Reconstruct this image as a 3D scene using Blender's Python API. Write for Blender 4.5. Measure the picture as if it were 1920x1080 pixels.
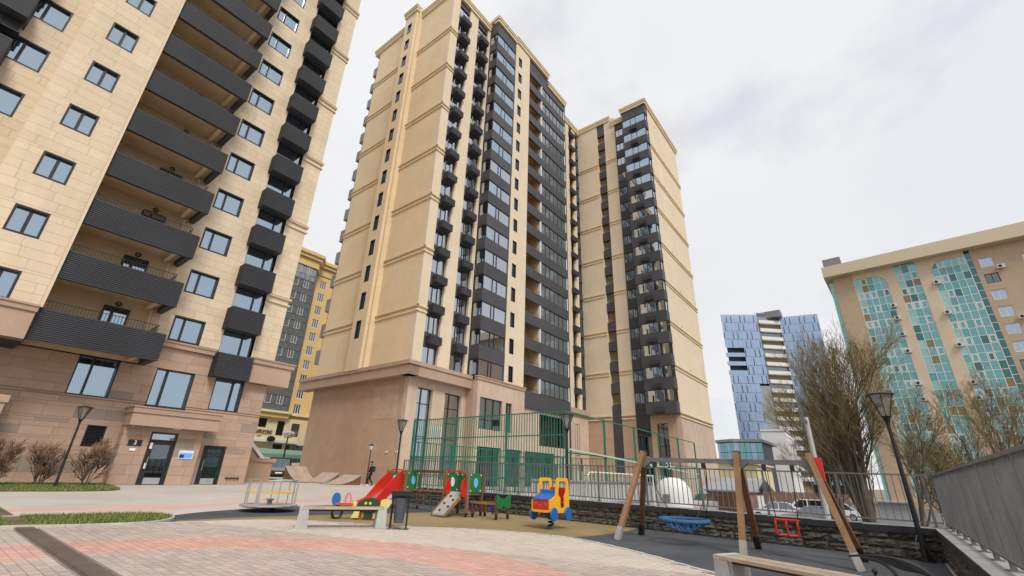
import bpy, math, random
from mathutils import Vector, Matrix
R = random.Random(7)
rad = math.radians
for o in list(bpy.data.objects): bpy.data.objects.remove(o)
S = bpy.context.scene
COL = S.collection
# ------------------------------------------------------------------ camera
CAM_H, F_PX, PITCH, ROLL, YAW = 1.38, 840.0, rad(22.85), rad(1.9), rad(38.2)
cd = bpy.data.cameras.new('camera'); cam = bpy.data.objects.new('camera', cd); COL.objects.link(cam)
cd.sensor_fit = 'HORIZONTAL'; cd.sensor_width = 36.0; cd.lens = F_PX / 1920 * 36.0
cd.clip_start = .1; cd.clip_end = 6000
_h = Vector((math.cos(YAW), math.sin(YAW), 0)); _r = Vector((math.sin(YAW), -math.cos(YAW), 0)); _z = Vector((0, 0, 1))
FW = math.cos(PITCH) * _h + math.sin(PITCH) * _z
_u = -math.sin(PITCH) * _h + math.cos(PITCH) * _z
RT = math.cos(ROLL) * _r + math.sin(ROLL) * _u
UP = -math.sin(ROLL) * _r + math.cos(ROLL) * _u
m = Matrix((RT, UP, -FW)).transposed().to_4x4(); m.translation = (0, 0, CAM_H); cam.matrix_world = m
S.camera = cam
# ------------------------------------------------------------------ sky, sun, exposure
SUN_EL, SUN_AZ = rad(50), rad(245)          # azimuth of the sun in the XY plane (from +X, anticlockwise)
w = bpy.data.worlds.new('World'); S.world = w; w.use_nodes = True
nt = w.node_tree; nt.nodes.clear()
def N(t, **k):
    n = nt.nodes.new(t)
    for a, b in k.items(): setattr(n, a, b)
    return n
def L(a, b): nt.links.new(a, b)
sky = N('ShaderNodeTexSky', sky_type='NISHITA', sun_disc=False, sun_elevation=SUN_EL, sun_rotation=rad(90) - SUN_AZ, air_density=1.0, dust_density=1.5, ozone_density=1.2)
bg1 = N('ShaderNodeBackground'); bg1.inputs[1].default_value = .12; L(sky.outputs[0], bg1.inputs[0])
tc = N('ShaderNodeTexCoord'); sep = N('ShaderNodeSeparateXYZ'); L(tc.outputs['Generated'], sep.inputs[0])
mx = N('ShaderNodeMath', operation='MAXIMUM'); L(sep.outputs[2], mx.inputs[0]); mx.inputs[1].default_value = 0
ad = N('ShaderNodeMath', operation='ADD'); L(mx.outputs[0], ad.inputs[0]); ad.inputs[1].default_value = .22
vd = N('ShaderNodeVectorMath', operation='DIVIDE'); L(tc.outputs['Generated'], vd.inputs[0])
cb = N('ShaderNodeCombineXYZ'); [L(ad.outputs[0], cb.inputs[i]) for i in range(3)]; L(cb.outputs[0], vd.inputs[1])
n1 = N('ShaderNodeTexNoise'); n1.inputs['Scale'].default_value = 1.5; n1.inputs['Detail'].default_value = 7; n1.inputs['Roughness'].default_value = .55; L(vd.outputs[0], n1.inputs[0])
n2 = N('ShaderNodeTexNoise'); n2.inputs['Scale'].default_value = 1.1; n2.inputs['Detail'].default_value = 6; n2.inputs['Roughness'].default_value = .5
mp = N('ShaderNodeMapping'); mp.inputs['Location'].default_value = (3.1, 1.7, 0); L(vd.outputs[0], mp.inputs[0]); L(mp.outputs[0], n2.inputs[0])
cov = N('ShaderNodeMapRange'); L(n1.outputs[0], cov.inputs[0]); cov.inputs[1].default_value = .26; cov.inputs[2].default_value = .44; cov.inputs[3].default_value = .62; cov.inputs[4].default_value = 1.0
cr = N('ShaderNodeValToRGB'); L(n2.outputs[0], cr.inputs[0])
cr.color_ramp.elements[0].position = .36; cr.color_ramp.elements[0].color = (.84, .86, .895, 1)
cr.color_ramp.elements[1].position = .62; cr.color_ramp.elements[1].color = (.935, .938, .95, 1)
bg2 = N('ShaderNodeBackground'); bg2.inputs[1].default_value = .74; L(cr.outputs[0], bg2.inputs[0])
mix = N('ShaderNodeMixShader'); L(cov.outputs[0], mix.inputs[0]); L(bg1.outputs[0], mix.inputs[1]); L(bg2.outputs[0], mix.inputs[2])
wo = N('ShaderNodeOutputWorld'); L(mix.outputs[0], wo.inputs[0])
sl = bpy.data.lights.new('sun', 'SUN'); sl.energy = 2.1; sl.angle = rad(18); sl.color = (1, .95, .87)
so = bpy.data.objects.new('sun', sl); COL.objects.link(so)
sd = Vector((math.cos(SUN_EL) * math.cos(SUN_AZ), math.cos(SUN_EL) * math.sin(SUN_AZ), math.sin(SUN_EL)))
so.rotation_euler = sd.to_track_quat('Z', 'Y').to_euler(); so.location = sd * 120
vs = S.view_settings; vs.view_transform = 'Standard'; vs.look = 'None'; vs.exposure = 0.38; vs.gamma = 1; vs.use_curve_mapping = False
# ------------------------------------------------------------------ materials
M = {}
def mat(name, col, rough=.65, var=0, noise=None, bump=None, metal=0, spec=.4, odd=None, streak=0, joints=None, coat=0):
    """col linear rgb; var = brightness spread between pieces; noise=(scale, amount); bump=(scale, strength, dist); odd=(share, colour)"""
    mt = bpy.data.materials.new(name); mt.use_nodes = True; t = mt.node_tree; nd = t.nodes; nd.clear()
    def n(ty, **k):
        x = nd.new(ty)
        for a, b in k.items(): setattr(x, a, b)
        return x
    lk = t.links.new
    out = n('ShaderNodeOutputMaterial'); p = n('ShaderNodeBsdfPrincipled'); lk(p.outputs[0], out.inputs[0])
    p.inputs['Roughness'].default_value = rough; p.inputs['Metallic'].default_value = metal; p.inputs['Specular IOR Level'].default_value = spec
    p.inputs['Coat Weight'].default_value = coat
    rgb = n('ShaderNodeRGB'); rgb.outputs[0].default_value = (*col, 1); cur = rgb.outputs[0]
    geo = n('ShaderNodeNewGeometry'); pos = geo.outputs['Position']
    if var or odd:
        oi = n('ShaderNodeObjectInfo'); a = n('ShaderNodeMath', operation='ADD'); lk(geo.outputs['Random Per Island'], a.inputs[0]); lk(oi.outputs['Random'], a.inputs[1])
        fr = n('ShaderNodeMath', operation='FRACT'); lk(a.outputs[0], fr.inputs[0]); rnd = fr.outputs[0]
        if odd:
            sh, oc = odd
            lt = n('ShaderNodeMath', operation='LESS_THAN'); lk(rnd, lt.inputs[0]); lt.inputs[1].default_value = sh
            mc = n('ShaderNodeMix', data_type='RGBA'); lk(lt.outputs[0], mc.inputs[0]); lk(cur, mc.inputs[6]); mc.inputs[7].default_value = (*oc, 1); cur = mc.outputs[2]
        if var:
            m7 = n('ShaderNodeMath', operation='MULTIPLY'); lk(rnd, m7.inputs[0]); m7.inputs[1].default_value = 7.31
            f2 = n('ShaderNodeMath', operation='FRACT'); lk(m7.outputs[0], f2.inputs[0])
            mr = n('ShaderNodeMapRange'); lk(f2.outputs[0], mr.inputs[0]); mr.inputs[3].default_value = 1 - var; mr.inputs[4].default_value = 1 + var
            vm = n('ShaderNodeVectorMath', operation='SCALE'); lk(cur, vm.inputs[0]); lk(mr.outputs[0], vm.inputs[3]); cur = vm.outputs[0]
    def mulnoise(cur, scale, amt, vec=None, detail=4):
        no = n('ShaderNodeTexNoise'); no.inputs['Scale'].default_value = scale; no.inputs['Detail'].default_value = detail; lk(vec or pos, no.inputs[0])
        mr = n('ShaderNodeMapRange'); lk(no.outputs[0], mr.inputs[0]); mr.inputs[1].default_value = .3; mr.inputs[2].default_value = .7; mr.inputs[3].default_value = 1 - amt; mr.inputs[4].default_value = 1 + amt
        vm = n('ShaderNodeVectorMath', operation='SCALE'); lk(cur, vm.inputs[0]); lk(mr.outputs[0], vm.inputs[3]); return vm.outputs[0]
    if noise: cur = mulnoise(cur, noise[0], noise[1]); cur = mulnoise(cur, noise[0] * 9.3, noise[1] * .5)
    if streak:
        mpn = n('ShaderNodeMapping'); mpn.inputs['Scale'].default_value = (1.6, 1.6, .09); lk(pos, mpn.inputs[0]); cur = mulnoise(cur, 1.5, streak, mpn.outputs[0], 5)
    hgt = None
    if joints:                     # faint running-bond joints of cladding too far to pick apart: (width, height, depth of tone)
        cbx = n('ShaderNodeSeparateXYZ'); lk(pos, cbx.inputs[0]); sm = n('ShaderNodeMath', operation='ADD'); lk(cbx.outputs[0], sm.inputs[0]); lk(cbx.outputs[1], sm.inputs[1])
        cc = n('ShaderNodeCombineXYZ'); lk(sm.outputs[0], cc.inputs[0]); lk(cbx.outputs[2], cc.inputs[1])
        br = n('ShaderNodeTexBrick'); lk(cc.outputs[0], br.inputs[0]); br.inputs['Scale'].default_value = 1; br.inputs['Brick Width'].default_value = joints[0]; br.inputs['Row Height'].default_value = joints[1]
        br.inputs['Mortar Size'].default_value = .012; br.inputs['Color1'].default_value = (1 + joints[2],) * 3 + (1,); br.inputs['Color2'].default_value = (1 - joints[2],) * 3 + (1,); br.inputs['Mortar'].default_value = (1 - 2.2 * joints[2],) * 3 + (1,)
        ml = n('ShaderNodeVectorMath', operation='MULTIPLY'); lk(cur, ml.inputs[0]); lk(br.outputs[0], ml.inputs[1]); cur = ml.outputs[0]
    lk(cur, p.inputs['Base Color'])
    if bump:
        no = n('ShaderNodeTexNoise'); no.inputs['Scale'].default_value = bump[0]; no.inputs['Detail'].default_value = 6; lk(pos, no.inputs[0])
        b = n('ShaderNodeBump'); b.inputs['Strength'].default_value = bump[1]; b.inputs['Distance'].default_value = bump[2]; lk(no.outputs[0], b.inputs['Height']); lk(b.outputs[0], p.inputs['Normal'])
    M[name] = mt; return mt
def glass(name, tint, refl, base=.3, trans=(.55, .6, .62), rough=.02, wob=.04, dif=.18):
    mt = bpy.data.materials.new(name); mt.use_nodes = True; t = mt.node_tree; nd = t.nodes; nd.clear(); lk = t.links.new
    out = nd.new('ShaderNodeOutputMaterial'); g = nd.new('ShaderNodeBsdfGlossy'); g.inputs['Roughness'].default_value = rough; g.inputs['Color'].default_value = (*refl, 1)
    tr = nd.new('ShaderNodeBsdfTransparent'); tr.inputs['Color'].default_value = (*trans, 1)
    df = nd.new('ShaderNodeBsdfDiffuse'); df.inputs['Color'].default_value = (*tint, 1)
    m0 = nd.new('ShaderNodeMixShader'); m0.inputs[0].default_value = dif; lk(tr.outputs[0], m0.inputs[1]); lk(df.outputs[0], m0.inputs[2])
    fr = nd.new('ShaderNodeFresnel'); fr.inputs[0].default_value = 1.6
    mr = nd.new('ShaderNodeMapRange'); lk(fr.outputs[0], mr.inputs[0]); mr.inputs[3].default_value = base; mr.inputs[4].default_value = 1
    mm = nd.new('ShaderNodeMixShader'); lk(mr.outputs[0], mm.inputs[0]); lk(m0.outputs[0], mm.inputs[1]); lk(g.outputs[0], mm.inputs[2]); lk(mm.outputs[0], out.inputs[0])
    ge = nd.new('ShaderNodeNewGeometry'); no = nd.new('ShaderNodeTexNoise'); no.inputs['Scale'].default_value = .9; no.inputs['Detail'].default_value = 1; lk(ge.outputs['Position'], no.inputs[0])
    b = nd.new('ShaderNodeBump'); b.inputs['Strength'].default_value = wob; b.inputs['Distance'].default_value = .02; lk(no.outputs[0], b.inputs['Height']); lk(b.outputs[0], g.inputs['Normal'])
    M[name] = mt
def emit(name, col, s):
    mt = bpy.data.materials.new(name); mt.use_nodes = True; p = mt.node_tree.nodes['Principled BSDF']; p.inputs['Base Color'].default_value = (*col, 1); p.inputs['Emission Color'].default_value = (*col, 1); p.inputs['Emission Strength'].default_value = s; M[name] = mt
mat('cream_stone', (.66, .535, .385), .7, var=.045, noise=(.5, .05), streak=.04)
mat('cream_trim', (.68, .555, .40), .7, noise=(.8, .05))
mat('cream_plaster', (.71, .56, .37), .8, noise=(.35, .04), streak=.025, joints=(1.2, .6, .022))
mat('cream_pale', (.70, .575, .425), .8, noise=(.35, .04), streak=.03, joints=(1.2, .6, .018))
mat('cornice_cream', (.72, .585, .38), .75, noise=(.5, .06), streak=.06)
mat('joint', (.53, .42, .29), .9)
mat('brown_stone', (.42, .29, .215), .72, var=.07, noise=(.8, .07), odd=(.10, (.30, .235, .19)), bump=(40, .15, .004))
mat('brown_joint', (.31, .21, .15), .9)
mat('brown_plaster', (.46, .31, .21), .8, noise=(.22, .09), streak=.03, joints=(1.2, .6, .03))
mat('brown_patch', (.50, .36, .26), .8, noise=(1.2, .10), joints=(1.0, .5, .05))
mat('pink_plaster', (.52, .40, .31), .8, noise=(.3, .10), streak=.06, joints=(1.2, .6, .02))
mat('rib_grey', (.046, .048, .056), .55, noise=(.7, .12), spec=.35)
mat('panel_grey', (.066, .065, .072), .55, var=.10, noise=(.5, .10), spec=.35)
mat('panel_grey_light', (.20, .20, .21), .6, noise=(.5, .1))
mat('frame_dark', (.022, .024, .027), .4, spec=.4)
mat('frame_white', (.72, .72, .70), .5)
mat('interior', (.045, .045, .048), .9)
mat('interior_warm', (.20, .15, .10), .9)
mat('curtain', (.62, .60, .55), .9, var=.3, noise=(3, .1))
mat('soffit_cream', (.58, .45, .30), .85, noise=(.8, .08))
mat('soffit_shaded', (.05, .045, .042), .8)  # near-black: shade under the overhanging bay put into the colour
mat('iron', (.014, .014, .015), .45, spec=.45)
mat('rail_grey', (.16, .16, .16), .5, metal=.3, noise=(3, .15))
mat('steel', (.55, .56, .57), .35, metal=.8, noise=(4, .1))
mat('chequer', (.50, .50, .50), .4, metal=.5, noise=(6, .2))
mat('pavement', (.46, .42, .38), .85, noise=(.35, .10), joints=None, bump=(60, .12, .004))
mat('paver_grey', (.425, .355, .31), .85, var=.10, noise=(.6, .07), bump=(60, .2, .004))
mat('paver_red', (.55, .325, .27), .85, var=.09, noise=(.6, .06), bump=(60, .2, .004))
mat('paver_light', (.52, .45, .385), .85, var=.06, noise=(.5, .06), bump=(60, .2, .004))
mat('paver_joint', (.22, .185, .16), .95, noise=(3, .2))
mat('kerb', (.47, .44, .40), .85, var=.07, noise=(2, .1))
mat('rubber_black', (.060, .066, .075), .85, noise=(.8, .20), bump=(120, .4, .006))
mat('rubber_ochre', (.25, .185, .088), .85, noise=(.5, .12), bump=(120, .4, .006))
mat('joint_cover', (.155, .115, .092), .5, metal=.25, noise=(2, .2))
mat('grass_soil', (.12, .10, .045), .95, noise=(2, .3))
mat('grass_blade', (.17, .20, .045), .7, var=.35)
mat('asphalt', (.13, .13, .132), .9, noise=(.08, .15), bump=(40, .3, .01))
mat('earth', (.20, .17, .12), .95, noise=(.05, .25))
mat('stone_rock', (.085, .076, .064), .9, var=.28, noise=(6, .22), bump=(14, .9, .05))
mat('mortar', (.10, .09, .075), .95)
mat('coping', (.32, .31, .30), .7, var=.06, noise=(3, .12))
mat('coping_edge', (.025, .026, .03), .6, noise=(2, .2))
mat('court_green', (.012, .16, .105), .45, spec=.5)
mat('court_pale', (.42, .62, .52), .5)
mat('bark', (.12, .098, .07), .95, noise=(3, .25))
mat('twig', (.25, .195, .095), .95, var=.3)
mat('twig_red', (.30, .19, .125), .95, var=.2)
mat('wood', (.255, .14, .07), .6, var=.12, noise=(2.2, .22), streak=.12, spec=.3)
mat('wood_dark', (.135, .06, .03), .65, noise=(2.2, .22), streak=.12)
mat('wood_bench', (.40, .31, .23), .75, var=.12, noise=(4, .15))
mat('concrete', (.42, .42, .41), .85, noise=(1.4, .12), bump=(70, .4, .004))
mat('plastic_red', (.56, .022, .012), .35, spec=.5); mat('plastic_green', (.012, .16, .045), .4, spec=.5); mat('plastic_blue', (.012, .12, .42), .38, spec=.5)
mat('plastic_yellow', (.80, .40, .015), .4, spec=.5); mat('plastic_cream', (.74, .62, .20), .45); mat('plastic_darkgreen', (.025, .065, .022), .5); mat('bolt_white', (.75, .75, .74), .4)
mat('plastic_orange', (.62, .085, .012), .4); mat('seat_yellow', (.75, .42, .06), .5); mat('pink', (.72, .16, .18), .5); mat('deep_blue', (.012, .03, .17), .45)
mat('rope_blue', (.035, .11, .24), .8, var=.2); mat('board_grey', (.34, .32, .30), .8, noise=(3, .15))
mat('ramp_ply', (.40, .31, .25), .75, noise=(1.5, .15)); mat('ramp_side', (.16, .085, .045), .8, noise=(2, .2))
mat('black_cloth', (.012, .012, .014), .85); mat('skin', (.50, .30, .21), .6); mat('hair', (.02, .014, .01), .8)
mat('bag_grey', (.03, .03, .035), .8)
mat('sign_blue', (.16, .42, .80), .45); mat('sign_pale', (.62, .74, .86), .45); mat('sign_white', (.85, .85, .85), .45); mat('sign_black', (.015, .015, .016), .5)
mat('bin_metal', (.10, .11, .14), .4, metal=.4, noise=(3, .15))
mat('yellow_plaster', (.70, .47, .20), .85, noise=(.3, .06)); mat('yellow_pale', (.74, .60, .37), .85, noise=(.3, .06))
mat('tan_panel', (.48, .36, .25), .75, noise=(.15, .04), joints=(2.4, .75, .03)); mat('tan_light', (.62, .50, .37), .75, noise=(.15, .04), joints=(3.0, 1.5, .025)); mat('tan_roof', (.60, .50, .36), .7, noise=(.1, .05))
mat('teal_panel', (.12, .36, .37), .25, var=.10, spec=.6); mat('teal_pale', (.28, .55, .52), .3, var=.10, spec=.6); mat('olive_panel', (.24, .19, .10), .5)
mat('white_wall', (.68, .68, .67), .8, noise=(.2, .06)); mat('pale_yellow_wall', (.70, .61, .38), .85, noise=(.2, .06))
mat('blue_slot', (.03, .045, .075), .5)
mat('grey_roof', (.30, .31, .32), .7, noise=(.2, .12)); mat('brick_far', (.27, .16, .125), .9, noise=(.4, .15), joints=(.6, .3, .06))
mat('car_white', (.80, .80, .80), .25, spec=.5, coat=.5); mat('car_black', (.012, .012, .014), .45, spec=.3, coat=.1); mat('car_silver', (.42, .43, .44), .3, metal=.6, coat=.5); mat('car_red', (.35, .02, .02), .25, coat=.5); mat('tyre', (.015, .015, .016), .85)
mat('barrier', (.46, .46, .45), .6, var=.12); mat('lamp_white', (.75, .75, .72), .5); mat('awning_green', (.20, .33, .25), .8)
mat('ac_white', (.62, .62, .60), .5)
glass('glass', (.12, .18, .26), (.68, .84, 1.0), .50)  # blue reflection colour paints in the look of a mirrored blue sky
glass('glass_dark', (.03, .035, .04), (.66, .76, .84), .20, (.30, .32, .33))
glass('glass_clear', (.10, .11, .12), (.84, .91, 1.0), .50, (.72, .76, .78))
glass('glass_teal', (.05, .28, .30), (.42, .80, .82), .34, (.10, .30, .32), wob=.1)
glass('glass_teal_dark', (.02, .12, .13), (.25, .50, .50), .25, (.05, .14, .15), wob=.1)
glass('glass_blue', (.27, .39, .60), (.66, .79, 1.0), .30, (.14, .22, .36), rough=.22, wob=.1, dif=.72)
glass('glass_smoke', (.27, .295, .30), (.70, .78, .84), .16, (.5, .53, .53), wob=.1, dif=.6)
glass('lamp_glass', (.55, .53, .48), (.8, .8, .8), .08, (.8, .8, .76))
# ------------------------------------------------------------------ mesh helpers
SL = .0135
def gz(x, y): return SL * y                 # the court rises gently towards the houses
class MB:
    def __init__(s): s.v = []; s.f = []
    def quad(s, *p):
        n = len(s.v); s.v += [tuple(q) for q in p]; s.f.append(tuple(range(n, n + len(p)))); return s
    def box(s, x0, x1, y0, y1, z0, z1, skip=''):
        n = len(s.v); s.v += [(x0, y0, z0), (x1, y0, z0), (x1, y1, z0), (x0, y1, z0), (x0, y0, z1), (x1, y0, z1), (x1, y1, z1), (x0, y1, z1)]
        F = {'b': (0, 3, 2, 1), 't': (4, 5, 6, 7), 'f': (0, 1, 5, 4), 'r': (1, 2, 6, 5), 'k': (2, 3, 7, 6), 'l': (3, 0, 4, 7)}
        s.f += [tuple(n + i for i in q) for k, q in F.items() if k not in skip]; return s
    def prism(s, poly, z0, z1, top=True, bot=True, gzf=None):
        n = len(s.v); k = len(poly); g = gzf or (lambda x, y: 0)
        s.v += [(x, y, z0 + g(x, y)) for x, y in poly] + [(x, y, z1 + g(x, y)) for x, y in poly]
        if bot: s.f.append(tuple(n + i for i in reversed(range(k))))
        if top: s.f.append(tuple(n + k + i for i in range(k)))
        s.f += [(n + i, n + (i + 1) % k, n + k + (i + 1) % k, n + k + i) for i in range(k)]; return s
    def slab(s, poly3, off):                 # planar outline (3d points) pushed by a vector
        n = len(s.v); k = len(poly3); o = Vector(off)
        s.v += [tuple(p) for p in poly3] + [tuple(Vector(p) + o) for p in poly3]
        s.f.append(tuple(n + i for i in range(k))); s.f.append(tuple(n + k + i for i in reversed(range(k))))
        s.f += [(n + (i + 1) % k, n + i, n + k + i, n + k + (i + 1) % k) for i in range(k)]; return s
    def bar(s, p, q, w, h=None, up=(0, 0, 1)):
        p = Vector(p); q = Vector(q); d = (q - p).normalized(); u = Vector(up)
        if abs(d.dot(u)) > .99: u = Vector((1, 0, 0))
        a = d.cross(u).normalized() * w / 2; b = a.cross(d).normalized() * (h or w) / 2; n = len(s.v)
        for e in (p, q): s.v += [tuple(e + i * a + j * b) for i, j in ((-1, -1), (1, -1), (1, 1), (-1, 1))]
        s.f += [(n, n + 3, n + 2, n + 1), (n + 4, n + 5, n + 6, n + 7)] + [(n + i, n + (i + 1) % 4, n + 4 + (i + 1) % 4, n + 4 + i) for i in range(4)]; return s
    def tube(s, pts, r, k=8, caps=True):
        pts = [Vector(p) for p in pts]; rs = r if isinstance(r, (list, tuple)) else [r] * len(pts); n0 = len(s.v); a = None
        for i, p in enumerate(pts):
            d = (pts[min(i + 1, len(pts) - 1)] - pts[max(i - 1, 0)]).normalized()
            if a is None:
                t = Vector((0, 0, 1)) if abs(d.z) < .9 else Vector((1, 0, 0)); a = d.cross(t).normalized()
            else: a = (a - d * a.dot(d)).normalized()
            b = d.cross(a)
            s.v += [tuple(p + rs[i] * (math.cos(2 * math.pi * j / k) * a + math.sin(2 * math.pi * j / k) * b)) for j in range(k)]
        for i in range(len(pts) - 1):
            for j in range(k):
                s.f.append((n0 + i * k + j, n0 + i * k + (j + 1) % k, n0 + (i + 1) * k + (j + 1) % k, n0 + (i + 1) * k + j))
        if caps: s.f.append(tuple(n0 + j for j in reversed(range(k)))); s.f.append(tuple(n0 + (len(pts) - 1) * k + j for j in range(k)))
        return s
    def lathe(s, prof, c=(0, 0, 0), k=16, a0=0):
        n0 = len(s.v)
        for r, z in prof: s.v += [(c[0] + r * math.cos(a0 + 2 * math.pi * j / k), c[1] + r * math.sin(a0 + 2 * math.pi * j / k), c[2] + z) for j in range(k)]
        for i in range(len(prof) - 1):
            for j in range(k): s.f.append((n0 + i * k + j, n0 + i * k + (j + 1) % k, n0 + (i + 1) * k + (j + 1) % k, n0 + (i + 1) * k + j))
        s.f.append(tuple(n0 + j for j in reversed(range(k)))); s.f.append(tuple(n0 + (len(prof) - 1) * k + j for j in range(k))); return s
    def torus(s, c, R0, r, k=24, j=8, ax='z', arc=2 * math.pi, a0=0):
        pts = []
        n = k if arc >= 6.28 else k + 1
        for i in range(n):
            t = a0 + arc * i / k; p = (R0 * math.cos(t), R0 * math.sin(t))
            pts.append(Vector(c) + {'z': Vector((p[0], p[1], 0)), 'x': Vector((0, p[0], p[1])), 'y': Vector((p[0], 0, p[1]))}[ax])
        if arc >= 6.28: pts.append(pts[0])
        return s.tube(pts, r, j, caps=arc < 6.28)
    def xf(s, mtx):
        s.v = [tuple(mtx @ Vector(p)) for p in s.v]; return s
    def mesh(s, name, mt, smooth=False):
        me = bpy.data.meshes.new(name); me.from_pydata(s.v, [], s.f); me.materials.append(M[mt])
        if smooth:
            me.polygons.foreach_set('use_smooth', [True] * len(me.polygons))
        me.validate(); me.update(); return me
def tag(o, label=None, cat=None, group=None, kind=None):
    for k, v in (('label', label), ('category', cat), ('group', group), ('kind', kind)):
        if v: o[k] = v
    return o
def ob(name, me, parent=None, loc=(0, 0, 0), rz=0):
    o = bpy.data.objects.new(name, me); COL.objects.link(o); o.location = loc
    if rz: o.rotation_euler = (0, 0, rz)
    if parent is not None: o.parent = parent
    return o
BASE = {}
def thing(name, loc, label, cat, group=None, rz=0):
    o = ob(name, None, None, loc, rz); o.empty_display_size = .3; tag(o, label, cat, group); BASE[o.name] = Vector(loc); return o
def part(root, name, mb, mt, smooth=False):         # mesh given in world coordinates, under an unrotated thing
    return ob(name, mb.mesh(name, mt, smooth), root, -BASE[root.name])
def lpart(root, name, mb, mt, smooth=False, loc=(0, 0, 0)):   # mesh given in the thing's own coordinates
    return ob(name, mb.mesh(name, mt, smooth), root, loc)
def struct(name, mb, mt, smooth=False): return tag(ob(name, mb.mesh(name, mt, smooth)), kind='structure')
def copy_tree(o, parent=None):
    c = o.copy(); COL.objects.link(c); c.parent = parent
    for ch in o.children: copy_tree(ch, c)
    return c
def shade(o, ang=40):
    me = o.data; me.polygons.foreach_set('use_smooth', [True] * len(me.polygons))
    try: me.set_sharp_from_angle(angle=rad(ang))
    except Exception: pass
    return o
MC = {}
def cached(key, fn):
    if key not in MC: MC[key] = fn()
    return MC[key]
def text_mesh(s, size, mt, depth=.01, align='CENTER'):
    cu = bpy.data.curves.new('lettering', 'FONT'); cu.body = s; cu.size = size; cu.extrude = depth; cu.align_x = align; cu.align_y = 'CENTER'
    o = bpy.data.objects.new('lettering', cu); COL.objects.link(o); bpy.context.view_layer.update()
    me = bpy.data.meshes.new_from_object(o.evaluated_get(bpy.context.evaluated_depsgraph_get())); bpy.data.objects.remove(o)
    me.transform(Matrix.Rotation(rad(90), 4, 'X')); me.materials.clear(); me.materials.append(M[mt]); return me
# rectangles of a clad wall, course by course, leaving the openings free
def courses(a0, a1, z0, z1, holes, rowh, lmin, lmax, rng, zoff=0):
    zs = {z0, z1}; z = z0 + zoff
    while z < z1 - .05:
        if z > z0 + .05: zs.add(round(z, 3))
        z += rowh
    for h in holes:
        for q in (h[2], h[3]):
            if z0 + .03 < q < z1 - .03 and all(abs(q - t) > .02 for t in zs): zs.add(q)
    zs = sorted(zs); out = []
    for b, t in zip(zs, zs[1:]):
        iv = [(a0, a1)]
        for h in holes:
            if h[2] < (b + t) / 2 < h[3]:
                nv = []
                for p, q in iv:
                    if h[1] <= p or h[0] >= q: nv.append((p, q)); continue
                    if h[0] > p + .01: nv.append((p, h[0]))
                    if h[1] < q - .01: nv.append((h[1], q))
                iv = nv
        for p, q in iv:
            if lmax is None: out.append((p, q, b, t)); continue
            x = p; first = True
            while x < q - .01:
                l = rng.uniform(lmin, lmax) * (rng.uniform(.4, 1) if first else 1); first = False
                e = x + l
                if q - e < .25: e = q
                out.append((x, min(e, q), b, t)); x = min(e, q)
    return out
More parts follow.
